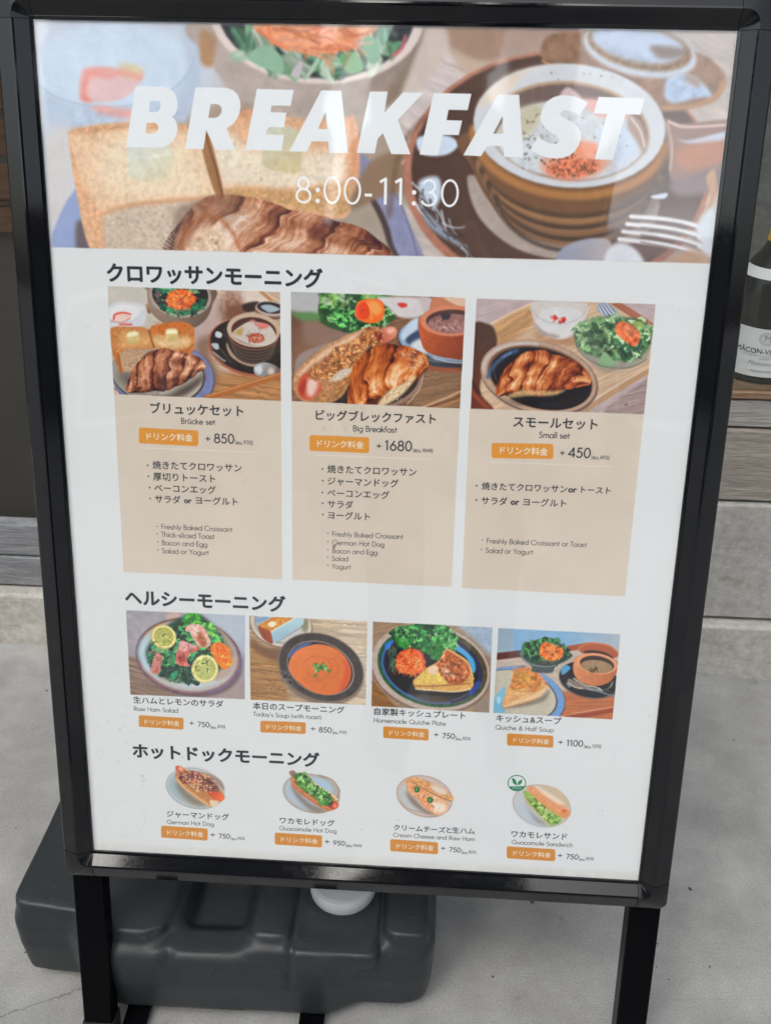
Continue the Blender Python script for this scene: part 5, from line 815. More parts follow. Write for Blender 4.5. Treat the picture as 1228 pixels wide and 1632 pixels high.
def join(*vf):
    V, F = [], []
    for v, f in vf: F += [tuple(i+len(V) for i in q) for q in f]; V += v
    return V, F
def lathe(prof, n=48, c=(0, 0, 0)):
    V = []; F = []
    for r, z in prof: V += [(c[0]+r*math.cos(2*math.pi*k/n), c[1]+r*math.sin(2*math.pi*k/n), c[2]+z) for k in range(n)]
    for i in range(len(prof)-1):
        for k in range(n): F.append((i*n+k, i*n+(k+1) % n, (i+1)*n+(k+1) % n, (i+1)*n+k))
    F.append(tuple(range(n))[::-1]); F.append(tuple((len(prof)-1)*n+k for k in range(n)))
    return V, F
def mat(name, c, rough=.5, spec=.5, metal=0, coat=0):
    m = bpy.data.materials.new(name); m.use_nodes = True; n = m.node_tree.nodes; b = n['Principled BSDF']
    b.inputs['Base Color'].default_value = (*c, 1); b.inputs['Roughness'].default_value = rough; b.inputs['Specular IOR Level'].default_value = spec
    b.inputs['Metallic'].default_value = metal; b.inputs['Coat Weight'].default_value = coat; b.inputs['Coat Roughness'].default_value = .04
    return m
def nd(m, t, **k):
    n = m.node_tree.nodes.new(t)
    for a, v in k.items():
        if a in n.inputs: n.inputs[a].default_value = v
        else: setattr(n, a, v)
    return n
def lk(m, a, b): m.node_tree.links.new(a, b)
def coords(m, scale=(1, 1, 1), kind='Object'):
    t = nd(m, 'ShaderNodeTexCoord'); p = nd(m, 'ShaderNodeMapping'); p.inputs['Scale'].default_value = scale; lk(m, t.outputs[kind], p.inputs[0]); return p.outputs[0]
def ramp(m, fac, stops):
    r = nd(m, 'ShaderNodeValToRGB'); e = r.color_ramp.elements
    while len(e) < len(stops): e.new(.5)
    for k, (p, c) in zip(e, stops): k.position = p; k.color = (*c, 1) if len(c) == 3 else c
    lk(m, fac, r.inputs[0]); return r.outputs[0]
def noise(m, vec, scale, detail=6, rough=.6, dist=0):
    n = nd(m, 'ShaderNodeTexNoise', Scale=scale, Detail=detail, Roughness=rough, Distortion=dist); lk(m, vec, n.inputs['Vector']); return n.outputs['Fac']
def mixc(m, fac, a, b, mode='MIX'):
    n = nd(m, 'ShaderNodeMix', data_type='RGBA', blend_type=mode)
    for s, v in ((0, fac), (6, a), (7, b)):
        if hasattr(v, 'is_output'): lk(m, v, n.inputs[s])
        else: n.inputs[s].default_value = v if s == 0 else (*v, 1)
    return n.outputs[2]
def bump(m, h, strength, dist, prev=None):
    b = nd(m, 'ShaderNodeBump', Strength=strength, Distance=dist); lk(m, h, b.inputs['Height'])
    if prev: lk(m, prev, b.inputs['Normal'])
    return b.outputs[0]
def bsdf(m): return m.node_tree.nodes['Principled BSDF']
def math_(m, op, a, b=None):
    n = nd(m, 'ShaderNodeMath', operation=op)
    for i, v in enumerate((a, b)):
        if v is None: continue
        if hasattr(v, 'is_output'): lk(m, v, n.inputs[i])
        else: n.inputs[i].default_value = v
    return n.outputs[0]
# ------------------------------------------------------------------ materials
def m_frame():
    m = mat('black_gloss_aluminium', (.002, .0023, .0036), .13, .52); v = coords(m)
    n = noise(m, v, 260, 3); s = noise(m, v, 1800, 2, .5)
    lk(m, ramp(m, n, [(.35, (.05, .05, .05)), (.75, (.10, .10, .10))]), bsdf(m).inputs['Roughness'])
    dust = ramp(m, s, [(.70, (.004, .0045, .006)), (.80, (.03, .03, .03))]); lk(m, dust, bsdf(m).inputs['Base Color'])
    w = noise(m, coords(m, (.5, 1, .25)), 12, 2); lk(m, bump(m, w, .05, .002), bsdf(m).inputs['Normal']); return m
def m_plastic_corner():
    m = mat('black_corner_plastic', (.005, .0055, .007), .14, .42); v = coords(m); lk(m, bump(m, noise(m, v, 60, 3), .1, .003), bsdf(m).inputs['Normal']); return m
def m_concrete():
    m = mat('pavement_concrete', (.2, .2, .2), .85, .3); v = coords(m)
    big = noise(m, v, 1.7, 5, .6, .3); mid = noise(m, v, 9, 6, .65); fine = noise(m, v, 420, 4, .7); grit = nd(m, 'ShaderNodeTexVoronoi', Scale=520.); lk(m, v, grit.inputs['Vector']); patch = noise(m, v, 4.2, 4, .5, 1.2)
    c = ramp(m, big, [(.3, (.300, .295, .287)), (.7, (.375, .369, .360))])
    c = mixc(m, .55, c, ramp(m, mid, [(.3, (.30, .30, .30)), (.75, (.72, .72, .72))]), 'OVERLAY')
    c = mixc(m, .55, c, ramp(m, fine, [(.32, (.30, .30, .30)), (.5, (.5, .5, .5)), (.72, (.72, .72, .71))]), 'OVERLAY')
    spots = ramp(m, grit.outputs['Distance'], [(.10, (.55, .55, .56)), (.22, (1, 1, 1))]); c = mixc(m, .55, c, spots, 'MULTIPLY')
    # hairline crack near the tank
    sp = nd(m, 'ShaderNodeSeparateXYZ'); lk(m, v, sp.inputs[0]); wob = math_(m, 'MULTIPLY', math_(m, 'SUBTRACT', noise(m, v, 30, 4), .5), .022)
    ln = math_(m, 'ABSOLUTE', math_(m, 'ADD', math_(m, 'SUBTRACT', math_(m, 'SUBTRACT', sp.outputs[1], math_(m, 'MULTIPLY', sp.outputs[0], .50)), .058), wob))
    lim = math_(m, 'LESS_THAN', sp.outputs[0], .02); k = math_(m, 'MULTIPLY', math_(m, 'LESS_THAN', ln, .0010), lim); c = mixc(m, math_(m, 'MULTIPLY', k, .45), c, (.06, .06, .06))
    ln2 = math_(m, 'ABSOLUTE', math_(m, 'ADD', math_(m, 'SUBTRACT', math_(m, 'ADD', sp.outputs[1], math_(m, 'MULTIPLY', sp.outputs[0], 1.6)), .83), wob)); k2 = math_(m, 'MULTIPLY', math_(m, 'LESS_THAN', ln2, .0012), math_(m, 'GREATER_THAN', noise(m, v, 6, 2), .5)); c = mixc(m, math_(m, 'MULTIPLY', k2, .25), c, (.3, .3, .3))
    st = ramp(m, noise(m, v, 26, 3, .5), [(.70, (1, 1, 1)), (.78, (.6, .58, .56))]); c = mixc(m, .8, c, st, 'MULTIPLY'); c = mixc(m, .5, c, ramp(m, patch, [(.42, (.86, .86, .87)), (.6, (1, 1, 1))]), 'MULTIPLY')
    lk(m, c, bsdf(m).inputs['Base Color']); n1 = bump(m, fine, .4, .0008); n2 = bump(m, grit.outputs['Distance'], .35, .0008, n1); lk(m, bump(m, mid, .2, .004, n2), bsdf(m).inputs['Normal']); return m
def m_stone(name, lo, hi, stain=(.26, .19, .11)):
    m = mat(name, lo, .8, .3); v = coords(m); a = noise(m, coords(m, (1, 1, 3.2)), 5, 7, .65, .6); b = noise(m, v, 60, 5, .7)
    c = ramp(m, a, [(.32, lo), (.68, hi)]); c = mixc(m, .6, c, ramp(m, b, [(.3, (.3, .3, .3)), (.7, (.66, .66, .66))]), 'OVERLAY')
    s = ramp(m, noise(m, coords(m, (1, 1, 2), 'Object'), 14, 4, .6, 1), [(.6, (0, 0, 0)), (.72, (1, 1, 1))]); c = mixc(m, math_(m, 'MULTIPLY', s, .5), c, stain)
    dk = ramp(m, noise(m, coords(m, (.6, 1, 7)), 9, 6, .7, .5), [(.55, (1, 1, 1)), (.75, (.62, .61, .6))]); c = mixc(m, .8, c, dk, 'MULTIPLY')
    lk(m, c, bsdf(m).inputs['Base Color']); lk(m, bump(m, b, .5, .002, bump(m, a, .4, .006)), bsdf(m).inputs['Normal']); return m
def m_wood(name, lo, hi, scale=1., rough=.75, bumpd=.0015):
    m = mat(name, lo, rough, .3); v = coords(m, (1.2*scale, 1.2*scale, 14*scale)); g = noise(m, v, 7, 8, .7, .8); f = noise(m, coords(m, (3*scale, 3*scale, 60*scale)), 9, 5, .7, .3)
    c = ramp(m, g, [(.3, lo), (.7, hi)]); c = mixc(m, .7, c, ramp(m, f, [(.3, (.2, .2, .2)), (.7, (.75, .75, .75))]), 'OVERLAY')
    lk(m, c, bsdf(m).inputs['Base Color']); lk(m, bump(m, f, .6, bumpd, bump(m, g, .5, bumpd*2)), bsdf(m).inputs['Normal']); return m
def m_film():
    m = bpy.data.materials.new('clear_cover_film'); m.use_nodes = True; nt = m.node_tree; nt.nodes.remove(bsdf(m)); out = nt.nodes['Material Output']
    tr = nd(m, 'ShaderNodeBsdfTransparent'); tr.inputs[0].default_value = (.985, .99, .995, 1); gl = nd(m, 'ShaderNodeBsdfAnisotropic'); gl.inputs['Roughness'].default_value = .035
    v = coords(m); w = noise(m, v, 3.2, 2, .4, .6); w2 = noise(m, v, 11, 1, .4, .2)
    nb = bump(m, w2, .5, .0012, bump(m, w, .9, .006)); lk(m, nb, gl.inputs['Normal'])
    g = nd(m, 'ShaderNodeNewGeometry'); dp = nd(m, 'ShaderNodeVectorMath', operation='DOT_PRODUCT'); lk(m, g.outputs['Incoming'], dp.inputs[0]); lk(m, g.outputs['Normal'], dp.inputs[1])
    c = math_(m, 'SUBTRACT', 1., math_(m, 'ABSOLUTE', dp.outputs['Value'])); f = math_(m, 'ADD', math_(m, 'MULTIPLY', math_(m, 'POWER', c, 5.), .942), .058)
    mx = nd(m, 'ShaderNodeMixShader'); lk(m, f, mx.inputs[0]); lk(m, tr.outputs[0], mx.inputs[1]); lk(m, gl.outputs[0], mx.inputs[2]); lk(m, mx.outputs[0], out.inputs[0]); return m
def m_glass(name, tint=(.9, .93, .92)):
    m = bpy.data.materials.new(name); m.use_nodes = True; nt = m.node_tree; nt.nodes.remove(bsdf(m)); out = nt.nodes['Material Output']
    tr = nd(m, 'ShaderNodeBsdfTransparent'); tr.inputs[0].default_value = (*tint, 1); gl = nd(m, 'ShaderNodeBsdfAnisotropic'); gl.inputs['Roughness'].default_value = .02
    g = nd(m, 'ShaderNodeNewGeometry'); dp = nd(m, 'ShaderNodeVectorMath', operation='DOT_PRODUCT'); lk(m, g.outputs['Incoming'], dp.inputs[0]); lk(m, g.outputs['Normal'], dp.inputs[1])
    c = math_(m, 'SUBTRACT', 1., math_(m, 'ABSOLUTE', dp.outputs['Value'])); f = math_(m, 'ADD', math_(m, 'MULTIPLY', math_(m, 'POWER', c, 5.), .955), .045)
    mx = nd(m, 'ShaderNodeMixShader'); lk(m, f, mx.inputs[0]); lk(m, tr.outputs[0], mx.inputs[1]); lk(m, gl.outputs[0], mx.inputs[2]); lk(m, mx.outputs[0], out.inputs[0]); return m
FRAME = m_frame(); CORNER = m_plastic_corner(); CONC = m_concrete()
# ------------------------------------------------------------------ the board's own axes
HB = .28; TILT = R(12)
UX = Vector((1, 0, 0)); UY = Vector((0, math.sin(TILT), math.cos(TILT))); UN = Vector((0, -math.cos(TILT), math.sin(TILT))); OB = Vector((0, 0, HB))
def B(x, y, n=0): return tuple(OB+UX*x+UY*y+UN*n)
# ------------------------------------------------------------------ ground
gv = [(-60, -60, 0), (60, -60, 0), (60, 60, 0), (-60, 60, 0)]
g = part('pavement', gv, [(0, 1, 2, 3)], CONC); g['kind'] = 'structure'
random.seed(11); GV, GF = [], []
for _ in range(60):
    x, y, s = random.uniform(-.5, 1.1), random.uniform(-.1, .7), random.choice((.0012, .0016, .0022, .0034)); i = len(GV); n_ = 6
    GV += [(x+s*random.uniform(.6, 1.3)*math.cos(k*math.pi/3), y+s*random.uniform(.6, 1.3)*math.sin(k*math.pi/3), .0002) for k in range(n_)]+[(x, y, s*.7)]; GF += [(i+k, i+(k+1) % n_, i+n_) for k in range(n_)]
gr_ = part('grit', GV, GF, mat('grit_stone', (.07, .06, .055), .8)); gr_['kind'] = 'stuff'
# ------------------------------------------------------------------ A-board
sign = thing('menu_board', 'black A-frame board with glossy frame holding the white breakfast menu poster', 'sign', (BW/2, .1, 0))
def image_text(s, bold):
    cu = bpy.data.curves.new('t', 'FONT'); cu.body = s; cu.size = 1; cu.resolution_u = 3; ob = bpy.data.objects.new('t', cu); col.objects.link(ob)
    dg = bpy.context.evaluated_depsgraph_get(); e = ob.evaluated_get(dg); me = e.to_mesh(); me.calc_loop_triangles()
    v = np.empty(len(me.vertices)*3); me.vertices.foreach_get('co', v); v = v.reshape(-1, 3)[:, :2]; t = np.empty(len(me.loop_triangles)*3, int); me.loop_triangles.foreach_get('vertices', t)
    out = v[t.reshape(-1, 3)].copy()
    if bold: e_ = bold*.016; out = np.concatenate([out+np.array(q)*e_ for q in ((0, 0), (1, 0), (-1, 0), (0, 1), (0, -1), (.7, .7), (-.7, .7), (.7, -.7), (-.7, -.7))])
    e.to_mesh_clear(); bpy.data.objects.remove(ob); bpy.data.curves.remove(cu); return out
paint_sheet(image_text)
img = bpy.data.images.new('menu_print', TW, TH); px = np.ones((TH, TW, 4), np.float32); px[..., :3] = np.clip(CV, 0, 1)[::-1]; img.pixels.foreach_set(px.ravel()); img.update(); img.pack()
mp = mat('menu_print_paper', (.8, .8, .8), .5, .3); ti = nd(mp, 'ShaderNodeTexImage'); ti.image = img; ti.interpolation = 'Cubic'; lk(mp, ti.outputs[0], bsdf(mp).inputs['Base Color'])
po = part('menu_poster', [B(0, 0, 0), B(BW, 0, 0), B(BW, BH, 0), B(0, BH, 0)], [(0, 1, 2, 3)], mp, sign, label='white printed menu with food photographs and BREAKFAST heading')
uv = po.data.uv_layers.new(name='uv'); 
for lp in po.data.loops: uv.data[lp.index].uv = ((0, 0), (1, 0), (1, 1), (0, 1))[lp.vertex_index]
FILM = m_film(); part('cover_film', *box(-.001, BW+.001, -.001, BH+.001, .0009, .0014, B), FILM, sign)
part('backing_panel', *box(-.012, BW+.012, -.012, BH+.012, -.010, -.0008, B), mat('back_panel', (.5, .5, .5), .6), sign)
PROF = [(.0002, -.014, 0), (.0002, .0022, 0), (.0024, .0030, .0004), (.0030, .0026, .0008), (.0132, .0098, .011), (.0150, .0104, .012), (.0166, .0100, .013), (.0308, .0034, .010), (.0322, .0020, .009), (.0322, -.014, .009)]
def rail(p0, p1, out):     # from p0 to p1 along the sheet's edge, profile offset along `out`
    V = []; n = len(PROF)
    for p in (p0, p1):
        for d, h, r in PROF: V.append(B(p[0]+out[0]*d, p[1]+out[1]*d, h))
    F = [(i, (i+1) % n, n+(i+1) % n, n+i) for i in range(n)]+[tuple(range(n))[::-1], tuple(range(n, 2*n))]
    return V, F
gp = .0004
for p0, p1, o_ in (((gp, BH), (BW-gp, BH), (0, 1)), ((gp, 0), (BW-gp, 0), (0, -1)), ((0, gp), (0, BH-gp), (-1, 0)), ((BW, gp), (BW, BH-gp), (1, 0))):
    part('frame_rail', *rail(p0, p1, o_), FRAME, sign, smooth=9)
def corner(cx, cy, sx, sy):
    V = []; F = []; K = 11; n = len(PROF)
    for d, h, r in PROF:
        r = min(r, d*.999); a = d-r
        for k in range(K):
            if k == 0: q = (0, d)
            elif k == K-1: q = (d, 0)
            else: t = R(90*(k-1)/(K-3)); q = (a+r*math.sin(t), a+r*math.cos(t))
            V.append(B(cx+sx*q[0], cy+sy*q[1], h+.0003))
    for i in range(n-1):
        for k in range(K-1): F.append((i*K+k, i*K+k+1, (i+1)*K+k+1, (i+1)*K+k))
    F.append(tuple([(n-1)*K+k for k in range(K)]+[k for k in range(K)][::-1]))
    F.append(tuple(i*K for i in range(n))); F.append(tuple(i*K+K-1 for i in range(n)))
    return V, F
for cx, cy, sx, sy in ((0, 0, -1, -1), (BW, 0, 1, -1), (0, BH, -1, 1), (BW, BH, 1, 1)):
    part('frame_corner', *corner(cx, cy, sx, sy), CORNER, sign, smooth=20)
LEG = mat('black_leg_paint', (.0025, .0027, .0034), .25, .05)
def floor_n(x, n, down):     # board y where the leg reaches height `down`
    return (down-HB-n*math.sin(TILT))/math.cos(TILT)
for x0, x1 in ((-.0335, .0005), (.5825, .6165)):
    lg = part('leg', *box(x0, x1, floor_n(0, -.028, .012), BH*.9, -.040, -.016, B), LEG, sign, bevel=.0018)
    yb = floor_n(0, -.028, 0)
    part('foot', *box(x0-.001, x1+.001, yb+.001, yb+.03, -.0415, -.0145, B), mat('foot_rubber', (.02, .02, .02), .6), lg)
# rear leg frame, hinged at the top
PT = Vector(B(0, BH+.005, -.05)); PB = Vector((0, .46, .0)); ru = (PT-PB).normalized(); rn = Vector((0, -ru.z, ru.y))
def RB(x, s, n): return tuple(PB+Vector((x, 0, 0))+ru*s+rn*n)
L_ = (PT-PB).length
for x0, x1 in ((-.0335, .0005), (.5825, .6165)): part('rear_leg', *box(x0, x1, .004, L_, -.010, .010, RB), LEG, sign, bevel=.0018)
part('rear_crossbar', *box(.002, .581, .30, .33, -.008, .008, RB), LEG, sign, bevel=.0015); part('hinge_bar', *box(-.03, .613, BH-.005, BH+.015, -.062, -.0405, B), LEG, sign, bevel=.0015)
part('leg_crossbar', *box(.001, .582, .02, .045, -.034, -.018, B), LEG, sign, bevel=.0015)
for x0, x1 in ((.006, .034), (.216, .246)): part('ballast_bar', *box(x0, x1, -.075, .40, .004, .012), LEG, sign, bevel=.001)
part('ballast_crossbar', *box(.0, .58, .385, .410, .012, .020), LEG, sign, bevel=.001)
# ------------------------------------------------------------------ water-filled weight
tank = thing('weight_tank', 'dark grey moulded plastic water tank lying behind the front legs of the board', 'water weight', (.13, .12, .012))
def tank_mesh():
    bm = bmesh.new()
    def prism(pts, z0, z1):
        a = [bm.verts.new((x, y, z0)) for x, y in pts]; b = [bm.verts.new((x, y, z1)) for x, y in pts]
        bm.faces.new(a[::-1]); bm.faces.new(b); n = len(pts)
        for i in range(n): bm.faces.new((a[i], a[(i+1) % n], b[(i+1) % n], b[i]))
    def rr(x0, x1, y0, y1, r=.01):
        o = []
        for cx, cy, a in ((x1-r, y0+r, -90), (x1-r, y1-r, 0), (x0+r, y1-r, 90), (x0+r, y0+r, 180)):
            o += [(cx+r*math.cos(R(a+k)), cy+r*math.sin(R(a+k))) for k in (0, 30, 60, 90)]
        return o
    base = [(-.137, .044), (-.129, .030), (-.062, .026), (-.040, .008), (-.020, -.008), (.002, -.012), (.252, -.008), (.272, .002), (.288, .011), (.350, .013), (.370, .022), (.3765, .045), (.3765, .235), (.36, .25), (-.116, .25), (-.137, .235)]
    prism(base, .004, .102)
    def shrink(k): return [(.128+(x-.128)*(1-k*.8), .12+(y-.12)*(1-k*1.6)) for x, y in base]
    prism(shrink(.03), .1, .110)
    prism([(-.133, .048), (-.124, .036), (-.05, .030), (-.02, .008), (.035, .004), (.058, .016), (.066, .05), (.066, .235), (-.133, .235)], .09, .129)   # left shoulder
    prism([(.050, .02), (.072, .028), (.080, .06), (.078, .235), (.05, .235)], .09, .118)
    prism(rr(.160, .206, .010, .238, .012), .09, .129)                                  # rib
    prism(rr(.150, .312, .000, .238, .010), .09, .117)                                  # deck under the cap
    prism(rr(.316, .368, .022, .238, .014), .09, .129)                                  # right shoulder
    prism(rr(.085, .150, .125, .238, .01), .09, .122)
    prism([(.245+.05*math.cos(R(a)), .092+.05*math.sin(R(a))) for a in range(0, 360, 20)], .1, .121)
    me = bpy.data.meshes.new('shell'); bm.to_mesh(me); bm.free(); return me
def cut(o, b):
    me = bpy.data.meshes.new('cut'); me.from_pydata(b[0], [], b[1]); c = bpy.data.objects.new('cut', me); col.objects.link(c); return c
tm = tank_mesh(); o = bpy.data.objects.new('shell', tm); col.objects.link(o)
rm = o.modifiers.new('r', 'REMESH'); rm.mode = 'VOXEL'; rm.voxel_size = .0032
sm = o.modifiers.new('s', 'SMOOTH'); sm.factor = .5; sm.iterations = 34
dg = bpy.context.evaluated_depsgraph_get(); me1 = bpy.data.meshes.new_from_object(o.evaluated_get(dg)); bpy.data.objects.remove(o)
bm = bmesh.new(); bm.from_mesh(me1)
def sst(a, b, x): t = max(0, min(1, (x-a)/(b-a))); return t*t*(3-2*t)
for v in bm.verts:      # moulded grooves and hollows
    x, y, z = v.co; top = sst(.07, .10, z)
    def gauss(c, w): return math.exp(-((x-c)/w)**2)
    dz = -.0045*gauss(.3115, .0035)*sst(-.03, .02, y) -.003*gauss(.2085, .003) -.016*sst(.070, .088, x)*(1-sst(.144, .160, x))*sst(.028, .050, y)*(1-sst(.112, .122, y))
    v.co.z += dz*top
    front = (1-sst(0, .03, y)); v.co.y += front*(.004*gauss(.2085, .004)+.005*gauss(.3115, .005)+.006*gauss(.066, .008))*sst(.055, .10, z)
    lean = (.102-z)*.05; v.co.x += (1 if x < .1 else -1)*max(0, lean)*sst(.0, .25, abs(x-.128))
    if y < .05: v.co.y += max(0, .06-z)*.12
    v.co.z += .0012*math.sin(x*40+1)*math.sin(y*30)*top
bm.to_mesh(me1); bm.free()
TK = mat('moulded_grey_polyethylene', (.027, .031, .0345), .36, .32); v_ = coords(TK)
n_ = noise(TK, v_, 14, 4, .6); lk(TK, ramp(TK, n_, [(.3, (.30, .30, .30)), (.7, (.46, .46, .46))]), bsdf(TK).inputs['Roughness'])
s_ = ramp(TK, noise(TK, coords(TK, (1, 3, 1)), 90, 5, .7, 1.5), [(.56, (.024, .028, .0315)), (.76, (.060, .064, .067))]); lk(TK, s_, bsdf(TK).inputs['Base Color']); lk(TK, bump(TK, noise(TK, v_, 420, 2), .12, .0005, bump(TK, noise(TK, v_, 9, 2), .25, .006)), bsdf(TK).inputs['Normal'])
me1.materials.clear(); me1.materials.append(TK)
for v in me1.vertices: v.co = Vector(v.co)+Vector((0, 0, .012))-Vector(ROOT[tank.name])
for p in me1.polygons: p.use_smooth = True
me1.name = 'tank_shell'; ts = bpy.data.objects.new('tank_shell', me1); col.objects.link(ts); ts.parent = tank
CP = mat('white_cap_plastic', (.50, .51, .53), .38); lk(CP, bump(CP, noise(CP, coords(CP), 40, 3), .1, .001), bsdf(CP).inputs['Normal'])
cap = part('cap', *lathe([(.0375, -.006), (.0400, .000), (.0400, .013), (.0385, .0155), (.0340, .0165), (.0335, .0158), (.001, .0158)], 64, (.261, .092, .134)), CP, tank, smooth=40, label='white round screw cap')
# ------------------------------------------------------------------ shop front behind
shop = thing('shop_front', 'cafe frontage of weathered boards and plastered plinth with dark windows behind the menu board', 'building', (.2, .735, 0))
ST1 = m_stone('plinth_render', (.35, .338, .315), (.45, .435, .41)); ST2 = m_stone('ledge_concrete', (.40, .38, .35), (.52, .50, .46))
WD1 = m_wood('weathered_board_brown', (.21, .185, .16), (.42, .38, .335)); WD2 = m_wood('weathered_board_grey', (.23, .215, .20), (.42, .40, .375)); WD3 = m_wood('sill_wood', (.20, .12, .07), (.30, .19, .12), rough=.5)
WD4 = m_wood('blue_grey_board', (.15, .154, .162), (.28, .286, .30)); BR = m_wood('brown_interior_wood', (.22, .10, .045), (.38, .2, .1), rough=.4)
part('plinth', *box(.22, 3.0, .735, .80, .118, .345), ST1, shop, bevel=.004); 
XS = .22
ledge = part('ledge', *box(-2.4, 3.0, .716, .80, -.02, .112), ST2, shop, bevel=.006, seg=3)
part('plank', *box(XS, 3.0, .742, .775, .349, .476), WD1, shop, bevel=.003, label='rough brown weathered board'); part('plank', *box(XS, 3.0, .748, .775, .480, .526), WD2, shop, bevel=.002)
part('window_sill', *box(XS, 3.0, .744, .95, .529, .541), WD3, shop, bevel=.002)
part('plank', *box(-2.4, XS-.003, .742, .775, .116, .176), WD4, shop, bevel=.003); part('plank', *box(-2.4, XS-.003, .745, .775, .179, .243), WD4, shop, bevel=.003)
GL1 = m_glass('window_glass', (.94, .96, .955)); 
part('window_pane', *box(XS, 3.0, .752, .758, .541, 2.3), GL1, shop); part('door_pane', *box(-2.4, XS-.03, .775, .781, .243, 2.3), m_glass('door_glass', (.70, .69, .67)), shop)
part('window_post', *box(XS-.03, XS+.02, .74, .80, .243, 2.3), FRAME, shop, bevel=.003)
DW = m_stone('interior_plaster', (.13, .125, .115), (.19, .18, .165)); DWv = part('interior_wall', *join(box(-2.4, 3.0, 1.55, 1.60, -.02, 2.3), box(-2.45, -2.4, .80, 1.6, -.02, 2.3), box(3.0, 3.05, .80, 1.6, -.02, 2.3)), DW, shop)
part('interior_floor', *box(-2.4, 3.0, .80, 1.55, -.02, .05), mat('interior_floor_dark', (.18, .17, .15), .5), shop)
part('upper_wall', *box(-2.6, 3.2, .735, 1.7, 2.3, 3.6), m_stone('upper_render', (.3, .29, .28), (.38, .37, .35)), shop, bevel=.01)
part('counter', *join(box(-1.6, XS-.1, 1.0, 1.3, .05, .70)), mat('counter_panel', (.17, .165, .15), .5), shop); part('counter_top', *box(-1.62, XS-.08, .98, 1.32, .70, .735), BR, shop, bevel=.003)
random.seed(4)
crate = thing('wooden_crate', 'brown wooden crate on the counter behind the left window', 'crate', (-.40, 1.12, .735))
for k in range(4): part('slat', *box(-.56, -.24, 1.02, 1.03, .75+k*.075, .81+k*.075), BR, crate, bevel=.002)
for x in (-.56, -.255): part('post', *box(x, x+.02, 1.031, 1.05, .736, 1.05), BR, crate)
part('crate_floor', *box(-.56, -.24, 1.031, 1.24, .737, .747), BR, crate)
# wine bottles on the sill
GLS = mat('bottle_green_glass', (.010, .011, .004), .05, .4, coat=0); LB = mat('label_paper', (.80, .80, .82), .6, .3); INK = mat('label_ink', (.06, .06, .07), .6); INK2 = mat('label_ink_grey', (.36, .36, .38), .6)
YC = mat('capsule_yellow', (.75, .42, .02), .35)
def bottle(cx, cy, z, label, s=1.0, cap_m=YC, lab=True, grp=None):
    t = thing('wine_bottle', label, 'bottle', (cx, cy, z), grp); r = .061*s
    prof = [(.045*s, .002), (r*.97, .004), (r, .012), (r, .128*s), (r*.985, .142*s), (r*.90, .162*s), (r*.72, .184*s), (r*.50, .202*s), (.0240*s, .216*s), (.0205*s, .230*s), (.0192*s, .25*s), (.0190*s, .298*s), (.0205*s, .300*s), (.0205*s, .311*s), (.001, .311*s)]
    part('bottle_glass', *lathe(prof, 64, (cx, cy, z)), GLS, t, smooth=40)
    part('capsule', *lathe([(.0262*s, .217*s), (.0240*s, .231*s), (.0232*s, .25*s), (.0230*s, .297*s), (.0245*s, .299*s), (.0245*s, .3125*s), (.001, .3128*s)], 48, (cx, cy, z)), cap_m, t, smooth=40)
    if lab:
        def wrap(name, a0, a1, zf0, zf1, rf, m, par, n=36):
            V = []; F = []
            for k in range(n+1):
                a = R(a0+(a1-a0)*k/n); u = k/n
                for zz in (zf0(u), zf1(u)): rr_ = rf(zz); V.append((cx+rr_*math.cos(a), cy+rr_*math.sin(a), z+zz))
            for k in range(n): F.append((2*k, 2*k+2, 2*k+3, 2*k+1))
            return part(name, V, F, m, par, smooth=60)
        w = wrap('body_label', 150, 390, lambda u: .014, lambda u: .092+.010*math.sin(math.pi*u)*0, lambda q: r+.0006, LB, t)
        wrap('neck_label', 175, 365, lambda u: .166, lambda u: .181+.006*math.exp(-((u-.5)/.07)**2), lambda q: np.interp(q, [.142, .162, .184, .202], [r*.985, r*.90, r*.72, r*.50])+.001, LB, t)
        def txt(s_, size, zc, m, ac=256, track=1.0, italic=0):
            T = image_text(s_, .6 if not italic else 0); lo, hi = T.reshape(-1, 2).min(0), T.reshape(-1, 2).max(0); k = size/(hi[0]-lo[0]); V = []; F = []
            for tr_ in T:
                i0 = len(V)
                for p in tr_:
                    u = (p[0]-(lo[0]+hi[0])/2)*k+italic*p[1]*k; a = R(ac)+u/(r+.0012); V.append((cx+(r+.0012)*math.cos(a), cy+(r+.0012)*math.sin(a), z+zc+(p[1]-lo[1])*k))
                F.append((i0, i0+1, i0+2))
            o_ = part('label_lettering', V, F, m, w); return o_
        txt('MÂCON-VILLAGES', .094, .052, INK); txt('Monmessin', .046, .033, INK2, italic=.35); txt('Louis', .014, .043, INK2, italic=.35); txt('MIS EN BOUTEILLE', .034, .022, INK2); 
        V, F = [], []
        for rr2, wd in ((.0125, .0011), (.0095, .0007)):
            i0 = len(V)
            for k in range(33):
                a = 2*math.pi*k/32
                for q in (rr2, rr2-wd): u = q*math.cos(a); V.append((cx+(r+.0012)*math.cos(R(256)+u/r), cy+(r+.0012)*math.sin(R(256)+u/r), z+.077+q*.8*math.sin(a)))
            F += [(i0+2*k, i0+2*k+2, i0+2*k+3, i0+2*k+1) for k in range(32)]
        part('label_emblem', V, F, INK2, w); txt('M', .009, .073, INK2)
        V = [(cx+(r+.0012)*math.cos(R(256)+u/r), cy+(r+.0012)*math.sin(R(256)+u/r), z+q) for u in np.linspace(-.034, .034, 17) for q in (.0485, .0492)]; part('label_rule', V, [(2*k, 2*k+2, 2*k+3, 2*k+1) for k in range(16)], INK2, w)
    return t
bottle(0.8787, .835, .541, 'large green wine bottle with white Mâcon-Villages label behind the window glass'.replace('Mâcon-Villages ', 'lettered '))
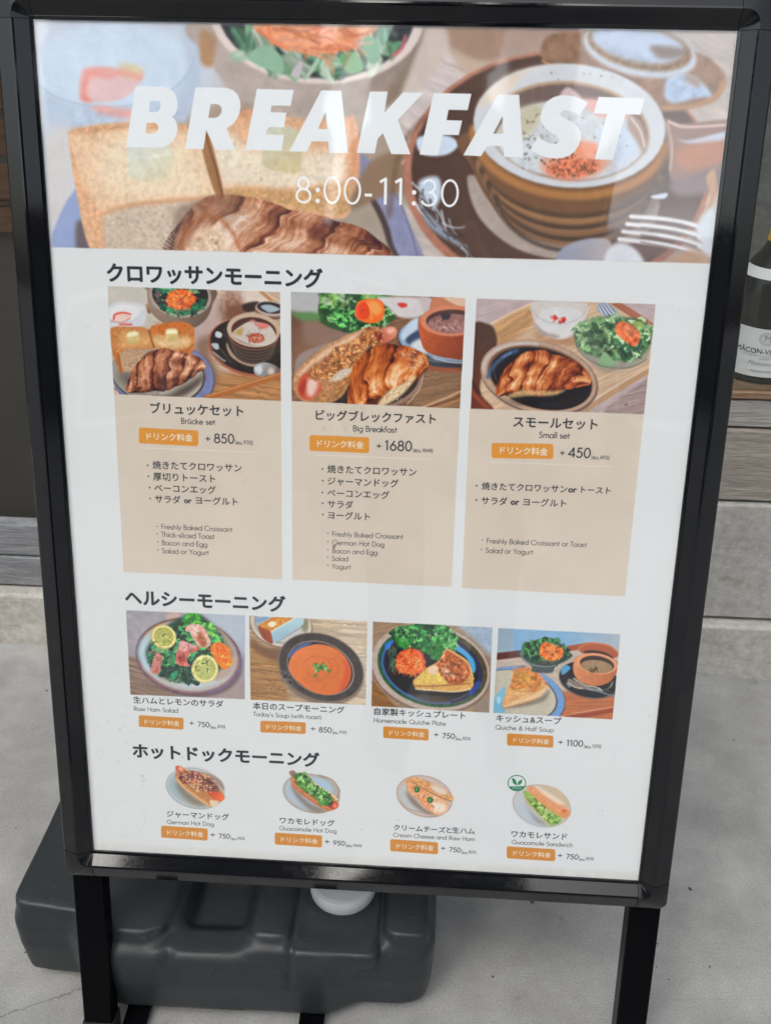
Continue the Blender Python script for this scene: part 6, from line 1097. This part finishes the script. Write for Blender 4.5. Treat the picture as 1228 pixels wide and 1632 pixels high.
# low frontage opposite, out of view, added only for its reflections
opp = thing('added_frontage', 'unseen low street frontage across the road, added for reflections in the menu board', 'building', (0, -9, 0))
WAL = m_stone('opposite_render', (.16, .15, .145), (.24, .23, .22)); part('wall', *box(-14, 14, -9.4, -9, 0, 2.5), WAL, opp); part('roof', *box(-14.3, 14.3, -9.8, -8.6, 2.5, 2.7), mat('roof_dark', (.06, .06, .065), .6), opp)
DG = mat('window_dark', (.02, .022, .025), .1)
for k in range(9): w_ = part('window', *box(-12+k*2.8, -10.6+k*2.8, -8.99, -8.95, .8, 2.1), mat('window_frame_white', (.5, .5, .5), .5) if k == 0 else bpy.data.materials['window_frame_white'], opp); part('pane', *box(-11.9+k*2.8, -10.7+k*2.8, -8.945, -8.93, .9, 2.0), DG, w_)

# photographer, who is mirrored in the film and the rails
def person():
    t = thing('person', 'person in a dark jacket holding up a phone to photograph the menu board', 'person', (.38, -1.14, 0))
    o0 = Vector(t.location); Cc = cam_ob.matrix_world; down = -(Cc.to_3x3() @ Vector((0, 1, 0))); side = Cc.to_3x3() @ Vector((1, 0, 0)); back = Cc.to_3x3() @ Vector((0, 0, 1)); c0 = Cc.translation
    pc = c0+down*.055+back*.012
    J = []; E_ = []
    def j(p, r, parent=None):
        J.append((Vector(p), r)); 
        if parent is not None: E_.append((parent, len(J)-1))
        return len(J)-1
    pel = j((.38, -1.17, .90), (.15, .105)); wa = j((.38, -1.16, 1.04), (.13, .10), pel); ch = j((.38, -1.15, 1.22), (.155, .11), wa); up = j((.38, -1.14, 1.34), (.11, .08), ch); nk = j((.38, -1.12, 1.42), (.052, .055), up)
    jaw = j((.38, -1.075, 1.47), (.055, .06), nk); hd = j((.38, -1.085, 1.55), (.074, .092), jaw); cr = j((.38, -1.10, 1.61), (.055, .07), hd)
    for s in (-1, 1):
        h = j((.38+s*.09, -1.17, .84), (.085, .09), pel); kn = j((.38+s*.11, -1.15, .48), (.058, .06), h); an = j((.38+s*.12, -1.18, .09), (.038, .042), kn); j((.38+s*.13, -1.05, .035), (.04, .03), an)
        sh = j((.38+s*.175, -1.14, 1.345), (.062, .06), up); el = j((.38+s*.235, -1.03, 1.10), (.046, .046), sh)
        wr_ = pc+side*s*.075+down*.075+back*.07; w = j(wr_, (.027, .024), el); pm = j(pc+side*s*.058+down*.03+back*.03, (.030, .016), w)
        for k, (a, b) in enumerate(((-.045, .0), (-.02, .01), (.004, .014), (.026, .006))):
            q = j(pc+side*s*(.052)+down*(a+.02)+back*.012, (.010, .009), pm); j(pc+side*s*(.030-b)+down*(a+.022)-back*.013-back*.003, (.008, .008), q)
        th = j(pc+side*s*.046+down*.045+back*.022, (.011, .010), pm); j(pc+side*s*.024+down*.03+back*.017, (.009, .008), th)
    me = bpy.data.meshes.new('body'); me.from_pydata([tuple(p-o0) for p, r in J], E_, []); o = bpy.data.objects.new('body', me); col.objects.link(o)
    sk = o.modifiers.new('skin', 'SKIN'); sk.use_smooth_shade = True; o.modifiers.new('sub', 'SUBSURF').levels = 2
    for v, (p, r) in zip(me.skin_vertices[0].data, J): v.radius = r; v.use_root = False
    me.skin_vertices[0].data[0].use_root = True
    dg = bpy.context.evaluated_depsgraph_get(); m2 = bpy.data.meshes.new_from_object(o.evaluated_get(dg)); bpy.data.objects.remove(o)
    SK = mat('skin', (.42, .25, .18), .5); JK = mat('jacket_cloth', (.025, .028, .04), .85); TR = mat('trouser_cloth', (.05, .055, .07), .9); SH = mat('shoe_leather', (.02, .02, .02), .5)
    m2.materials.clear()
    for q in (SK, JK, TR, SH): m2.materials.append(q)
    for f in m2.polygons:
        c = f.center+o0; hand = (c-pc).length < .125
        f.material_index = 0 if (hand or c.z > 1.425) else 3 if c.z < .10 else 2 if c.z < .93 else 1; f.use_smooth = True
    m2.name = 'body'; o = bpy.data.objects.new('body', m2); col.objects.link(o); o.parent = t
    V, F = lathe([(.03*0+.001, .10), (.045, .09), (.075, .05), (.088, .0), (.085, -.05), (.07, -.09)], 24); V = [(.38+x, -1.115+y*1.12, 1.585+z) for x, y, z in V]
    ROOT[t.name] = tuple(o0); part('hair', V, F, mat('hair_dark', (.015, .012, .01), .6), t, smooth=60)
    V, F = lathe([(.012, 0), (.009, .02), (.004, .035)], 10); part('nose', [(.38+x, -1.0+y*.8-.004, 1.50+z) for x, y, z in V], F, SK, t, smooth=60)
    for s in (-1, 1):
        V, F = lathe([(.001, -.011), (.009, -.006), (.011, 0), (.009, .006), (.001, .011)], 12); part('eye', [(.38+s*.03+x, -1.004+y*.6, 1.54+z*.6) for x, y, z in V], F, mat('eye_white_'+'rl'[s > 0], (.3, .28, .26), .2), t, smooth=60)
        part('ear', [(.38+s*.078+x*.5, -1.09+y*1.2, 1.53+z*2.2) for x, y, z in V], F, SK, t, smooth=60)
    part('mouth', *box(.362, .398, -1.016, -1.006, 1.468, 1.474), mat('lips', (.3, .12, .1), .5), t)
    ph = thing('phone', 'black phone held upright in both hands in front of the menu board', 'phone', tuple(pc))
    def PH(x, y, z): return tuple(c0+side*x+down*y+back*z)
    part('phone_case', *box(-.037, .037, -.022, .133, .006, .015, PH), mat('phone_black', (.01, .01, .012), .2), ph, bevel=.003)
    part('phone_screen', *box(-.034, .034, -.019, .130, .0152, .0157, PH), mat('screen_glass', (.02, .02, .025), .08), ph)
person()
# unseen tall blocks, added for the dark bands they mirror in film and rails
def block(x0, x1, y, h, label, tone, seed):
    t = thing('added_tower_block', label, 'building', ((x0+x1)/2, y, 0), 'unseen blocks added for reflections'); r = random.Random(seed)
    wm = m_stone('block_render_%s' % tone[0], tone[1], tone[2]); part('wall', *box(x0, x1, y-9, y, 0, h), wm, t); part('parapet', *box(x0-.15, x1+.15, y-9.2, y+.15, h, h+.8), wm, t)
    n = max(2, int((x1-x0)/1.7)); st = (x1-x0)/n; base = None
    for f in range(int(h/3)):
        for k in range(n):
            a = x0+k*st+.35; w = part('window', *box(a, a+st-.7, y+.01, y+.06, f*3+.9, f*3+2.3), bpy.data.materials['window_frame_white'], t); part('pane', *box(a+.07, a+st-.77, y+.062, y+.075, f*3+.97, f*3+2.23), DG, w)
block(-12.2, -4.6, -30, 42, 'brown tower block added out of view for its reflection, leftmost of the three', ('brown', (.05, .045, .04), (.08, .07, .06)), 1)
block(-1.9, 1.5, -31, 46, 'slim dark tower block added out of view for its reflection, the middle one', ('slate', (.035, .037, .042), (.06, .063, .07)), 2)
block(2.6, 4.9, -30, 40, 'slim grey tower block added out of view for its reflection, rightmost of the three', ('grey', (.06, .06, .06), (.09, .09, .09)), 3)
